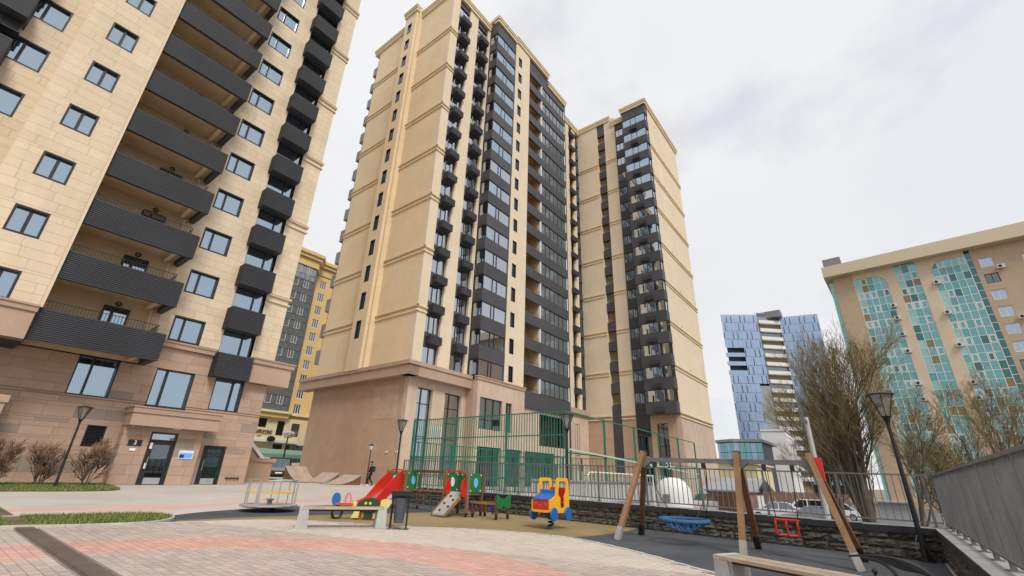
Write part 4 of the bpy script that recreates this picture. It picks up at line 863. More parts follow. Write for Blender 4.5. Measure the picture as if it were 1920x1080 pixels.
# curved heads of the two outer glass columns
for u0, u1, left in ((U['c1l'] + .4, U['c1r'], 0), (U['c3l'], U['c3r'], 1)):
    m = MB(); n = 8; rr = 2.2; zt = 39.6 if not left else 40.2; cx = (u1 - rr) if not left else (u0 + rr)
    poly = [((u1 if not left else u0), -.2, zt - rr)] + [(cx + (rr * math.sin(math.pi / 2 * (1 - i / n))) * (1 if not left else -1), -.2, zt - rr + rr * math.cos(math.pi / 2 * (1 - i / n))) for i in range(n + 1)] + [((u1 if not left else u0), -.2, zt)]
    T.mb('column_head', m.slab(poly, (0, .3, 0)), 'tan_light')
    T.box('column_lintel', u0 - .4, u1, -.16, .3, zt, ZE, 'tan_light')
T.box('column_lintel', U['c2l'], U['c2r'], -.1, .3, 42.0, 42.3, 'tan_light')
m = MB(); m.slab([(-21.2, -1.6, ZE - .3), (28, -1.6, ZE + .1), (28, -1.6, ZE + 2.7), (-21.2, -1.6, ZE + 1.9)], (0, 15, 0)); T.mb('roof_eave', m, 'tan_roof')
T.box('roof_plant', -20.9, -17.8, 2, 5, 43, 46.2, 'panel_grey_light'); T.box('side_glass', -20.6, -19.92, .3, 6, -1, 40, 'teal_pale')
T.box('plinth', -19.8, 28, -.3, .2, -1.45, -.2, 'tan_panel')
def acu():
    m = MB(); m.box(0, .95, -.4, 0, 0, .65); return m.mesh('air_conditioner', 'ac_white')
fan = lambda: MB().lathe([(.24, 0), (.24, .02)], k=12).xf(Matrix.Rotation(rad(90), 4, 'X')).mesh('fan_grille', 'iron')
for i in range(9):
    for u in ((U['c1r'] - .6, U['c3l'] - .3) if i % 3 else (U['c1r'] - .6, U['c3l'] - .3, uu(-12.3), uu(-11.5))):
        z = 36.6 - 3 * i + (u > 0) * .5 - R.uniform(0, .8)
        if R.random() < .85:
            o = T.add('air_conditioner', cached('acu', acu), u, -.2, z); ob('fan_grille', cached('fan', fan), o, (.36, -.42, .33))
# ------------------------------------------------------------------ low roofs and garages beyond the railing
gr = thing('grey_shed', (62, 14, -1.4), 'long low shed with grey sheet roof behind the swing posts', 'shed')
part(gr, 'wall', MB().box(58, 70, 11.8, 17.0, -1.5, .2), 'white_wall'); part(gr, 'roof', MB().slab([(57.4, 11.4, .2), (57.4, 17.4, .2), (64, 17.4, 2.0), (64, 11.4, 2.0)], (0, 0, .12)), 'grey_roof'); part(gr, 'rear_roof', MB().slab([(64, 11.4, 2.0), (64, 17.4, 2.0), (71, 17.4, .2), (71, 11.4, .2)], (0, 0, .12)), 'grey_roof')
br = thing('brick_garage', (52, 12.4, -1.4), 'low brown brick garage with flat roof behind the swing posts', 'garage')
part(br, 'wall', MB().box(50, 55, 10.7, 14.2, -1.5, .7), 'brick_far'); part(br, 'roof', MB().box(49.8, 55.2, 10.5, 14.4, .7, .85), 'grey_roof'); part(br, 'door', MB().box(49.93, 49.99, 11.4, 13.4, -1.45, .3), 'wood_dark')
br = thing('plank_fence', (60, 6, -1.4), 'brown plank fence beyond the railing right of the brick garage', 'fence')
for i in range(14): part(br, 'board', MB().box(59.0, 59.06, 3.2 + i * .55, 3.72 + i * .55, -1.5, .8 + R.uniform(-.04, .04)), 'brick_far')
dm = thing('white_dome', (24, 8.4, -1.4), 'small white domed shelter behind the basket swing', 'shelter')
m = MB(); m.lathe([(.86, 0), (.86, 2.2), (.8, 2.6), (.62, 2.9), (.34, 3.06), (.02, 3.1)], (24.0, 8.4, -1.5), 24); shade(part(dm, 'dome', m, 'white_wall')); part(dm, 'hatch', MB().box(23.08, 23.2, 8.3, 8.6, .55, .85), 'panel_grey_light')
bx = thing('utility_cabinet', (20, .1, -1.4), 'grey metal utility cabinet just beyond the corner of the railing', 'cabinet')
part(bx, 'body', MB().box(19.4, 20.4, -.5, .35, -1.5, 1.0), 'grey_roof'); part(bx, 'lid', MB().box(19.3, 20.5, -.58, .43, 1.0, 1.05), 'coping')
# ------------------------------------------------------------------ rock-faced parapet wall, coping, railings
def rock(w, h, seed):
    rr = random.Random(seed); m = MB(); nx, nz = 6, 4; g = {}
    for i in range(nx + 1):
        for j in range(nz + 1):
            e = i in (0, nx) or j in (0, nz); y = 0 if e else -rr.uniform(.015, .065)
            g[i, j] = len(m.v); m.v.append((w * i / nx + (0 if e else rr.uniform(-.012, .012)), y, h * j / nz + (0 if e else rr.uniform(-.012, .012))))
    for i in range(nx):
        for j in range(nz): m.f.append((g[i, j], g[i + 1, j], g[i + 1, j + 1], g[i, j + 1]))
    b = [len(m.v) + k for k in range(4)]; m.v += [(0, .1, 0), (w, .1, 0), (w, .1, h), (0, .1, h)]
    for side in ([g[i, 0] for i in range(nx, -1, -1)] + [b[0], b[1]], [g[i, nz] for i in range(nx + 1)] + [b[2], b[3]], [g[0, j] for j in range(nz + 1)] + [b[3], b[0]], [g[nx, j] for j in range(nz, -1, -1)] + [b[1], b[2]]): m.f.append(tuple(side))
    return m.mesh('stone_block', 'stone_rock')
def stone_wall(name, label, ox, oy, rot, length, g0, gslope):
    """local u along the wall seen from the court; ground height g0 + gslope*u"""
    t = thing(name, (ox, oy, g0), label, 'wall'); t.rotation_euler = (0, 0, rad(rot))
    H = .53; sh = lambda u: gslope * u
    lpart(t, 'mortar_core', MB().prism([(0, .03), (length, .03), (length, .32), (0, .32)], -.3, H, gzf=lambda x, y: sh(x)), 'mortar')
    for c in range(3):
        u = -R.uniform(0, .3) if False else 0.0; k = 0
        while u < length - .05:
            w = R.choice([.34, .42, .5, .58]); w = min(w, length - u)
            if length - u - w < .12: w = length - u
            wq = round(w - .008, 2)
            ob('stone_block', cached(('rock', wq, k % 4 if wq > .3 else 0, c), lambda: rock(wq, .172, hash((wq, k % 4, c)) % 9999)), t, (u + .004, 0, .004 + c * .178 + sh(u + w / 2)), 0)
            u += w; k += 1
    u = 0
    while u < length:
        w = min(.98, length - u)
        ob('coping_slab', cached(('cop', round(w, 2)), lambda: MB().box(.004, w - .004, -.06, .36, 0, .115).mesh('coping_slab', 'coping')), t, (u, 0, H + sh(u + w / 2)))
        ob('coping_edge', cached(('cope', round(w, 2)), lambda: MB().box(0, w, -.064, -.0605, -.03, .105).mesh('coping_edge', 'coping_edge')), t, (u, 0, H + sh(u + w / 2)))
        u += w
    return t
# wall along X = 14.2 from Y=17.3 (left) to -0.75 (right); u runs towards -Y
stone_wall('stone_parapet', 'long dark rock-faced parapet wall with black coping behind the swings', 14.2, 17.3, -90, 18.0, gz(0, 17.3), -SL)
# wall along Y=-0.7: faces +Y; seen from the court u runs towards -X
stone_wall('side_stone_parapet', 'rock-faced parapet wall with pale coping running towards the camera at right', 14.2, -.68, 180, 14.5, gz(0, -.7), 0)
def railing(name, label, p, q, zt0, zt1, base0, base1, step=.135, post=1.62):
    p, q = Vector((*p, 0)), Vector((*q, 0)); d = q - p; ln = d.length; t = thing(name, (p.x, p.y, base0), label, 'railing')
    t.rotation_euler = (0, 0, math.atan2(d.y, d.x)); s = (base1 - base0) / ln; h = zt0 - base0
    lpart(t, 'top_rail', MB().bar((0, 0, h), (ln, 0, h + s * ln), .06, .035), 'rail_grey'); lpart(t, 'bottom_rail', MB().bar((0, 0, .1), (ln, 0, .1 + s * ln), .04, .03), 'rail_grey')
    n = int(ln / step); per = max(2, int(post / step))
    bal = MB().box(-.008, .008, -.012, .012, .11, h - .015).mesh('baluster', 'rail_grey'); pst = MB().box(-.025, .025, -.025, .025, 0, h - .01).mesh('post', 'rail_grey'); foot = MB().box(-.07, .07, -.06, .06, 0, .012).mesh('base_plate', 'rail_grey')
    for i in range(n + 1):
        u = i * ln / n
        if i % per == 0:
            o = ob('post', pst, t, (u, 0, s * u)); ob('base_plate', foot, o)
        else: ob('baluster', bal, t, (u, 0, s * u))
    return t
cz = .645
railing('court_railing', 'grey metal railing with thin balusters standing on the dark parapet wall', (14.38, 17.2), (14.38, -.80), cz + gz(0, 17.2) + 1.06, 0, cz + gz(0, 17.2), cz + gz(0, -.8))
railing('side_railing', 'grey metal railing seen edge-on along the pale coping at right', (14.45, -.86), (.4, -.86), cz + gz(0, -.86) + 1.06, 0, cz + gz(0, -.86), cz + gz(0, -.86), step=.11, post=1.05)
# ------------------------------------------------------------------ lamp posts
def lamp_post(loc, label, h=3.55, group='tapered lamp posts round the court', lean=0):
    t = thing('lamp_post', loc, label, 'lamp', group)
    lpart(t, 'base_plate', MB().lathe([(.16, 0), (.16, .02), (.07, .03), (.06, .25)], k=14), 'iron')
    pole = shade(lpart(t, 'pole', MB().tube([(0, 0, .2), (0, 0, h - .75)], [.05, .038], 12), 'iron'))
    shade(lpart(t, 'collar', MB().lathe([(.038, 0), (.045, .05), (.075, .16), (.105, .2)], (0, 0, h - .78), 14), 'iron'))
    n = 6
    def ring(r, z): return [(r * math.cos(2 * math.pi * i / n), r * math.sin(2 * math.pi * i / n), z) for i in range(n)]
    lo, hi = ring(.095, h - .57), ring(.245, h - .09)
    sh = lpart(t, 'lantern', MB().bar(lo[0], hi[0], .018).bar(lo[1], hi[1], .018).bar(lo[2], hi[2], .018).bar(lo[3], hi[3], .018).bar(lo[4], hi[4], .018).bar(lo[5], hi[5], .018), 'iron')
    for i in range(n):
        j = (i + 1) % n; ob('pane', MB().quad(lo[i], lo[j], hi[j], hi[i]).mesh('pane', 'lamp_glass'), sh)
    ob('bulb', MB().lathe([(.03, 0), (.055, .1), (.05, .2), (.01, .26)], (0, 0, h - .55), 10).mesh('bulb', 'lamp_white'), sh)
    lpart(t, 'cap', MB().lathe([(.27, 0), (.285, .012), (.27, .03), (.08, .075), (.01, .085)], (0, 0, h - .09), 24), 'iron')
    return t
lp = lamp_post((14.02, -.33, gz(0, -.3)), 'black lamp post in the corner of the parapet wall at right')
lpart(lp, 'cable', MB().tube(smooth([(-.06, .05, .5), (-.10, .12, .3), (-.08, .1, .1), (-.05, .02, .02)], 4), .008, 6), 'rail_grey')
lamp_post((4.62, 27.5, gz(0, 27.5)), 'black lamp post in the grass bed before the left tower', 3.35)
lamp_post((14.95, 18.4, gz(0, 18.4)), 'black lamp post before the brown base wall, left of the green court', 3.62)
lamp_post((15.6, 9.35, gz(0, 9.4)), 'black lamp post behind the yellow spring car, before the green court', 3.62)
# small lamp near the brown wall
t = thing('bollard_light', (23.2, 32.0, gz(0, 32)), 'slim far lamp rising behind the walking person', 'lamp')
lpart(t, 'pole', MB().tube([(0, 0, 0), (0, 0, 2.6)], [.05, .035], 8), 'iron'); lpart(t, 'head', MB().lathe([(.05, 2.6), (.16, 2.85), (.16, 2.9), (.02, 2.95)], k=10), 'lamp_white'); lpart(t, 'cap', MB().lathe([(.2, 2.9), (.2, 2.94), (.02, 3.05)], k=10), 'iron')
# ornamental street lamp near the cafe
t = thing('street_lamp', (33.6, 66, gz(0, 66)), 'dark street lamp with a cluster of pale globes before the cafe', 'lamp')
lpart(t, 'pole', MB().tube([(0, 0, 0), (0, 0, 5.0)], [.14, .08], 8), 'iron')
for i in range(4):
    a = i * math.pi / 2; lpart(t, 'arm', MB().tube([(0, 0, 4.6), (.5 * math.cos(a), .5 * math.sin(a), 4.7), (.6 * math.cos(a), .6 * math.sin(a), 4.95)], .04, 6), 'iron')
    shade(lpart(t, 'globe', MB().lathe([(.02, 0), (.2, .08), (.28, .28), (.2, .48), (.02, .56)], (.6 * math.cos(a), .6 * math.sin(a), 4.95), 12), 'lamp_white'))
shade(lpart(t, 'globe', MB().lathe([(.02, 0), (.2, .08), (.28, .28), (.2, .48), (.02, .56)], (0, 0, 5.1), 12), 'lamp_white'))
# ------------------------------------------------------------------ green sports court
cg = thing('court_fence', (18.4, 11.2, .15), 'tall green sports court fence of vertical bars before the towers', 'fence')
ZC = 4.3
def fence_run(p, q, nb, bars, zb, zt0, zt1, mt='court_green', rails=(.0, .27, .5, .74, 1.0), pw=.09, bw=.028):
    p, q = Vector((*p, 0)), Vector((*q, 0)); d = q - p; ln = d.length; rz = math.atan2(d.y, d.x)
    for b in range(nb + 1):
        x = p + d * b / nb; zt = zt0 + (zt1 - zt0) * b / nb; z0 = gz(x.x, x.y)
        ob('post', MB().box(-pw / 2, pw / 2, -pw / 2, pw / 2, z0, zt + .03).mesh('post', mt), cg, x - BASE[cg.name], rz)
        if b == nb: break
        for r in rails:
            a, c = p + d * b / nb, p + d * (b + 1) / nb; za, zc2 = zb + (zt0 + (zt1 - zt0) * b / nb - zb) * r, zb + (zt0 + (zt1 - zt0) * (b + 1) / nb - zb) * r
            part(cg, 'rail', MB().bar((a.x, a.y, za), (c.x, c.y, zc2), .05, .05), mt)
        if bars:
            L_ = round(ln / nb, 2); hh = round(zt - zb, 2)
            for i in range(1, bars):
                x = p + d * (b + i / bars) / nb; zi = zt0 + (zt1 - zt0) * (b + i / bars) / nb
                ob('bar', cached(('cbar', hh), lambda: MB().box(-bw / 2, bw / 2, -bw / 2, bw / 2, zb, zt).mesh('bar', mt)), cg, x - BASE[cg.name], rz)
fence_run((18.4, 21.5), (18.6, 11.2), 3, 22, .25, ZC, ZC)
fence_run((18.6, 11.2), (38.4, 11.4), 5, 0, .25, ZC, ZC, rails=(.55, 1.0), bw=.03)
fence_run((38.4, 11.4), (38.4, 21.5), 3, 9, .25, 3.1, 3.1, rails=(0, .5, 1.0))
fence_run((18.4, 21.5), (38.4, 21.5), 6, 14, .25, 3.1, 3.1, rails=(0, .35, .7, 1.0))
# pale ball-stop mesh of the long side, pipe rail and lower white boards
m = MB()
for i in range(46): m.bar((18.8 + i * .43, 11.22, .9), (18.8 + i * .43, 11.22, 1.72), .03)
tag(part(cg, 'lower_pickets', m, 'court_pale'), kind='stuff')
part(cg, 'handrail', MB().bar((18.7, 11.12, 2.62), (38.3, 11.3, 2.0), .07), 'court_pale')
part(cg, 'basketball_board', MB().box(18.75, 18.8, 19.6, 20.5, 3.3, 3.9), 'sign_white'); part(cg, 'hoop', MB().torus((19.1, 20.05, 3.35), .23, .015, 16, 5), 'plastic_orange')
part(cg, 'floodlight', MB().box(18.3, 18.5, 15.1, 15.4, 3.75, 4.05), 'iron')
gt = thing('white_barrier', (17, 10.9, .1), 'white slatted barrier along the near side of the green court', 'fence')
for i in range(60): part(gt, 'slat', MB().box(15.3 + i * .3, 15.5 + i * .3, 10.75, 10.8, gz(0, 10.8), 1.28 + R.uniform(-.02, .02)), 'barrier')
part(gt, 'top_rail', MB().bar((15.2, 10.72, 1.3), (33.4, 10.72, 1.3), .07), 'steel'); part(gt, 'lower_rail', MB().bar((15.2, 10.72, .4), (33.4, 10.72, .4), .06), 'steel')
pr = thing('pipe_rail', (21, 10.55, .1), 'pale bent tube handrail before the white slatted barrier', 'railing')
part(pr, 'tube', MB().tube(smooth([(19.2, 10.5, .1), (19.2, 10.5, 1.35), (19.35, 10.5, 1.6), (19.8, 10.5, 1.68), (24, 10.5, 1.68), (27, 10.5, 1.68)], 4), .035, 8), 'frame_white'); part(pr, 'post', MB().tube([(26.9, 10.5, .1), (26.9, 10.5, 1.66)], .03, 8), 'frame_white')
# ------------------------------------------------------------------ playground
def G3(x, y, z=0): return (x, y, gz(x, y) + z)
# merry-go-round
t = thing('merry_go_round', G3(7.5, 15.0), 'steel merry-go-round with yellow seats and tube rails at left', 'merry-go-round')
shade(lpart(t, 'platform', MB().lathe([(.70, .12), (.80, .15), (.80, .19), (.02, .2)], k=36), 'chequer')); lpart(t, 'hub', MB().lathe([(.2, 0), (.2, .13)], k=16), 'iron')
lpart(t, 'steering_post', MB().lathe([(.07, .19), (.07, .3), (.12, .31), (.12, .34), (.03, .35)], k=12), 'rail_grey')
for i in range(3):
    a = rad(20 + 120 * i); c, s_ = math.cos, math.sin; e0, e1 = a - .75, a + .75; rr = .70
    pts = [(rr * c(e0), rr * s_(e0), .19)] + [(rr * c(e0 + (e1 - e0) * j / 6), rr * s_(e0 + (e1 - e0) * j / 6), .86) for j in range(7)] + [(rr * c(e1), rr * s_(e1), .19)]
    shade(lpart(t, 'rail', MB().tube(pts, .021, 8), 'steel'))
    lpart(t, 'rail_post', MB().tube([(rr * c(a), rr * s_(a), .19), (rr * c(a), rr * s_(a), .86)], .018, 8), 'steel')
    sp = [(r_ * c(e0 + .1 + (e1 - e0 - .2) * j / 6), r_ * s_(e0 + .1 + (e1 - e0 - .2) * j / 6)) for r_, rng in ((.68, range(7)), (.42, range(6, -1, -1))) for j in rng]
    lpart(t, 'seat', MB().prism(sp, .50, .535), 'seat_yellow')
# benches
def bench(loc, rz, label, ln):
    t = thing('park_bench', loc, label, 'bench', 'concrete benches with wooden slat seats', rz)
    for u in (0, ln - .2):
        lpart(t, 'leg', MB().slab([(u - .03, -.22, 0), (u + .23, -.22, 0), (u + .2, -.22, .40), (u, -.22, .40)], (0, .44, 0)), 'concrete')
        lpart(t, 'end_cap', MB().box(u - .005 if u == 0 else u + .12, u + .08 if u == 0 else u + .205, -.225, .225, .40, .455), 'concrete')
    for i in range(6): lpart(t, 'slat', MB().box(.085, ln - .085, -.215 + i * .073, -.215 + i * .073 + .058, .405, .447), 'wood_bench')
    lpart(t, 'support_rail', MB().box(.18, ln - .18, -.1, .1, .36, .40), 'iron')
    return t
d1 = math.atan2(-.5, .87); bench(G3(6.2, 10.92), d1, 'concrete bench with slat seat left of the litter bin', 1.95)
d2 = math.atan2(-.91, -.41); bench(G3(7.58, 2.02), d2, 'concrete bench with slat seat cut by the bottom edge of the picture', 2.0)
# litter bin
t = thing('litter_bin', G3(8.05, 9.6), 'dark metal litter bin in a black frame beside the concrete bench', 'bin', rz=rad(-45))
for x in (-.19, .19):
    lpart(t, 'frame', MB().tube([(x, -.12, 0), (x, -.12, .80), (x, .12, .80), (x, .12, 0)], .014, 6), 'iron')
lpart(t, 'frame_foot', MB().bar((-.25, -.12, .012), (.25, -.12, .012), .03, .02).bar((-.25, .12, .012), (.25, .12, .012), .03, .02), 'iron')
shade(lpart(t, 'bucket', MB().lathe([(.115, .14), (.16, .68), (.165, .69), (.15, .69)], k=18), 'bin_metal'), 30)
lpart(t, 'hood', MB().slab([(-.22, -.18, .74), (.22, -.18, .74), (.24, -.18, .84), (-.24, -.18, .84)], (0, .36, 0)), 'iron'); lpart(t, 'back_plate', MB().box(-.17, .17, .10, .115, .55, .76), 'bin_metal')
# turtle rider
def disc_shape(c, ax, pts2, th):      # outline in (along, up), thickness across; ax = unit dir in xy
    n = Vector((-ax[1], ax[0], 0)); return [(c[0] + a * ax[0] - n.x * th / 2, c[1] + a * ax[1] - n.y * th / 2, c[2] + z) for a, z in pts2], n * th
ax = (.618, -.786); c0 = G3(8.62, 11.6)
t = thing('turtle_rider', c0, 'green turtle seat with yellow head and legs on the ochre rubber', 'play ride')
def tp(name, pts2, th, mt, off=0):
    P_, n_ = disc_shape((c0[0] - ax[1] * off, c0[1] + ax[0] * off, c0[2]), ax, pts2, th); return part(t, name, MB().slab(P_, n_), mt)
dome = [(-.33, .24)] + [(.33 * math.cos(rad(180 - 18 * i)), .24 + .32 * math.sin(rad(180 - 18 * i))) for i in range(1, 10)] + [(.33, .24)]
for off in (-.14, .14): tp('shell', dome, .03, 'plastic_darkgreen', off)
tp('body', [(-.30, .2), (.30, .2), (.26, .46), (-.26, .46)], .25, 'plastic_darkgreen'); tp('seat', [(-.2, .46), (.1, .46), (.1, .5), (-.2, .5)], .27, 'plastic_orange')
tp('head', [(.30, .34), (.42, .30), (.55, .32), (.60, .42), (.56, .52), (.40, .54), (.32, .50)], .06, 'plastic_cream'); tp('snout', [(-.34, .34), (-.52, .28), (-.56, .40), (-.40, .48)], .06, 'plastic_cream')
for a, b in ((-.42, -.22), (.18, .38)):
    for off in (-.15, .15): tp('leg', [(a, .06), (b, .06), (b + .02, .26), (a + .1, .28)], .035, 'plastic_cream', off)
tp('ground_rail', [(-.36, .02), (.3, .02), (.3, .06), (-.36, .06)], .05, 'plastic_orange'); tp('mount', [(-.1, 0), (.1, 0), (.1, .22), (-.1, .22)], .18, 'plastic_darkgreen')
for a in (-.06, .06): tp('bolt', [(a - .03, .40), (a + .03, .40), (a + .03, .46), (a - .03, .46)], .32, 'plastic_cream')
# scooter-like rider with blue disc
c0 = G3(8.0, 12.15); t = thing('scooter_rider', c0, 'small spring rider with blue disc and black ring behind the bench', 'play ride')
part(t, 'ring_base', MB().torus((c0[0], c0[1], c0[2] + .17), .15, .035, 20, 6, 'y'), 'iron')
part(t, 'post', MB().box(c0[0] - .03, c0[0] + .03, c0[1] - .03, c0[1] + .03, c0[2] + .2, c0[2] + .4), 'iron')
P_, n_ = disc_shape(c0, ax, [(-.08 + .12 * math.cos(rad(30 * i)), .50 + .17 * math.sin(rad(30 * i))) for i in range(12)], .04); shade(part(t, 'disc', MB().slab(P_, n_), 'plastic_blue'))
P_, n_ = disc_shape(c0, ax, [(-.05, .36), (.42, .36), (.42, .41), (-.05, .41)], .22); part(t, 'seat_board', MB().slab(P_, n_), 'plastic_orange')
q = [Vector((c0[0] + a * ax[0], c0[1] + a * ax[1], c0[2] + z)) for a, z in ((.18, .40), (.19, .58), (.25, .66), (.31, .58), (.32, .40))]; part(t, 'hand_hoop', MB().tube(smooth([tuple(v) for v in q], 3), .02, 6), 'pink')
P_, n_ = disc_shape(c0, ax, [(.36, .34), (.50, .32), (.52, .44), (.42, .48)], .05); part(t, 'tail', MB().slab(P_, n_), 'plastic_cream')
# spring car, facing -X
cx, cy = 11.72, 7.58; c0 = G3(cx, cy); t = thing('spring_car', c0, 'yellow spring rider car with blue bonnet, blue wheels and red seat', 'play ride'); t.rotation_euler = (0, 0, rad(-3))
prof = [(-.48, .34), (-.48, .62), (-.22, .74), (-.17, 1.12), (-.11, 1.19), (.05, 1.19), (.09, 1.13), (.08, .80), (.10, .66), (.16, .66), (.20, .80), (.20, 1.13), (.25, 1.19), (.38, 1.19), (.43, 1.12), (.46, .74), (.46, .34), (.36, .28), (-.36, .28)]
prof = [(-.48, .32), (-.48, .60), (-.20, .72), (-.15, 1.10), (-.09, 1.17), (.36, 1.17), (.42, 1.10), (.45, .74), (.45, .32), (.34, .28), (-.38, .28)]
hole = [(-.08, .74), (-.05, 1.06), (.02, 1.09), (.22, 1.09), (.30, 1.05), (.30, .80), (.22, .66), (.22, .42), (.06, .38), (.02, .52), (.02, .66)]
def holed_side(y0, y1):
    import bmesh
    m = MB(); n1, n2 = len(prof), len(hole)
    # bridge outer and inner outlines by nearest index walk
    oc = Vector((.08, .74)); A_ = sorted(range(n1), key=lambda i: math.atan2(prof[i][1] - oc.y, prof[i][0] - oc.x)); B_ = sorted(range(n2), key=lambda i: math.atan2(hole[i][1] - oc.y, hole[i][0] - oc.x))
    m.v = [(prof[i][0], y0, prof[i][1]) for i in A_] + [(hole[i][0], y0, hole[i][1]) for i in B_] + [(prof[i][0], y1, prof[i][1]) for i in A_] + [(hole[i][0], y1, hole[i][1]) for i in B_]
    an = lambda P_, i: math.atan2(P_[i][1] - oc.y, P_[i][0] - oc.x)
    i = j = 0; N1 = n1 + n2
    while i < n1 or j < n2:
        ai = an(prof, A_[(i + 1) % n1]) + (6.2832 if i + 1 >= n1 else 0) if i < n1 else 99; aj = an(hole, B_[(j + 1) % n2]) + (6.2832 if j + 1 >= n2 else 0) if j < n2 else 99
        if ai <= aj: tri = (i % n1, (i + 1) % n1, n1 + j % n2); i += 1
        else: tri = (i % n1, n1 + (j + 1) % n2, n1 + j % n2); j += 1
        m.f.append(tri); m.f.append(tuple(x + N1 for x in reversed(tri)))
    for k in range(n1): m.f.append((k, N1 + k, N1 + (k + 1) % n1, (k + 1) % n1))
    for k in range(n2): m.f.append((n1 + k, n1 + (k + 1) % n2, N1 + n1 + (k + 1) % n2, N1 + n1 + k))
    return m
for y0, y1 in ((-.31, -.27), (.27, .31)): lpart(t, 'side_panel', holed_side(y0, y1), 'plastic_yellow')
lpart(t, 'front_panel', MB().box(-.475, -.44, -.27, .27, .36, .60), 'plastic_red'); lpart(t, 'bumper', MB().box(-.485, -.44, -.27, .27, .30, .36), 'plastic_yellow')
lpart(t, 'bonnet', MB().slab([(-.49, -.27, .605), (-.16, -.27, .745), (-.16, -.27, .775), (-.49, -.27, .635)], (0, .54, 0)), 'plastic_blue')
lpart(t, 'dashboard', MB().slab([(-.16, -.27, .62), (-.13, -.27, .62), (-.12, -.2, .86), (-.15, -.2, .86)], (0, .54, 0)), 'plastic_blue')
lpart(t, 'seat', MB().box(.02, .34, -.27, .27, .52, .56), 'plastic_red'); lpart(t, 'backrest', MB().box(.34, .38, -.27, .27, .52, .92), 'plastic_red')
for y in (-.17, .17): lpart(t, 'headlight', MB().lathe([(.045, -.49), (.045, -.476)], k=14).xf(Matrix.Rotation(rad(90), 4, 'Y') @ Matrix.Scale(1, 4)).xf(Matrix.Translation((0, y, .51))).xf(Matrix.Diagonal((1, 1, 1, 1))), 'plastic_orange')
for i in range(5): lpart(t, 'grille_bar', MB().box(-.482, -.476, -.07 + i * .032, -.055 + i * .032, .41, .50), 'plastic_orange')
for x in (-.33, .34):
    for y in (-.34, .34): shade(lpart(t, 'wheel', MB().lathe([(.16, -.025), (.17, -.01), (.17, .01), (.16, .025)], k=22).xf(Matrix.Rotation(rad(90), 4, 'X')).xf(Matrix.Translation((x, y, .26))), 'plastic_blue'), 30)
pts = [(.0 + .075 * math.cos(i * .7), .075 * math.sin(i * .7), .05 + i * .0095) for i in range(38)]
lpart(t, 'coil_spring', MB().tube(pts, .022, 6), 'iron'); lpart(t, 'chassis', MB().box(-.3, .3, -.1, .1, .26, .30), 'iron'); lpart(t, 'foot_plate', MB().lathe([(.24, 0), (.24, .015), (.13, .03), (.13, .06)], k=20), 'rail_grey')
for o in t.children:
    if not o.name.startswith(('coil', 'foot_plate')): o.location.z += .12
# play unit: two small towers, slide, rope bridge, climbing ramp, low beam
t = thing('play_unit', G3(12.2, 12.4), 'wooden play unit with green panels, red slide and climbing ramp', 'play unit')
g = gz(12, 12.5)
def post(x, y, h, mt='wood'):
    part(t, 'post', MB().box(x - .045, x + .045, y - .045, y + .045, g + .1, g + h), mt); part(t, 'foot', MB().box(x - .03, x + .03, y - .03, y + .03, g - .02, g + .1), 'iron')
def panel(x0, x1, y0, y1, z0, z1, mt='plastic_green', win=None):
    p_ = part(t, 'panel', MB().box(x0, x1, y0, y1, g + z0, g + z1), mt); xm, ym = (x0 + x1) / 2, (y0 + y1) / 2; zm = (z0 + z1) / 2 + g; thx = x1 - x0 > y1 - y0
    L0 = -BASE[t.name]
    W_ = MB().lathe([(.10, -.03), (.10, .03)], k=16).xf(Matrix.Rotation(rad(90), 4, 'X' if thx else 'Y')).xf(Matrix.Translation((xm, ym, zm))); W_.v = [(a, b, zm + (c - zm) * 1.5) for a, b, c in W_.v]
    part(t, 'porthole', W_, win or 'sign_blue')
    for sx in (-1, 1):
        for sz in (z0 + .05, z1 - .05):
            bx, by = (xm + sx * (x1 - x0) * .42, ym) if thx else (xm, ym + sx * (y1 - y0) * .42)
            part(t, 'bolt', MB().box(bx - (.02 if thx else .03), bx + (.02 if thx else .03), by - (.03 if thx else .02), by + (.03 if thx else .02), g + sz - .02, g + sz + .02), 'bolt_white')
# tower near (Y 10.85-11.9) and far (Y 13.95-15.0), X 11.8-12.5
for y0, y1 in ((10.85, 11.9), (13.95, 15.0)):
    for x in (11.8, 12.5):
        for y in (y0, y1): post(x, y, 1.33, 'wood' if x < 12 else 'wood_dark')
    part(t, 'deck', MB().box(11.76, 12.54, y0, y1, g + .62, g + .68), 'wood')
    panel(11.86, 12.44, y0 - .03, y0, .70, 1.28); panel(11.86, 12.44, y1, y1 + .03, .70, 1.28, win='sign_pale'); panel(12.5, 12.53, y0 + .06, y1 - .06, .70, 1.28, 'plastic_green', 'sign_pale')
    part(t, 'top_arch', MB().slab([(11.78, y0 + .05, g + 1.24), (11.78, y0 + .3, g + 1.31), (11.78, y1 - .3, g + 1.31), (11.78, y1 - .05, g + 1.24), (11.78, y1 - .05, g + 1.28), (11.78, y1 - .3, g + 1.355), (11.78, y0 + .3, g + 1.355), (11.78, y0 + .05, g + 1.28)], (.04, 0, 0)), 'plastic_red')
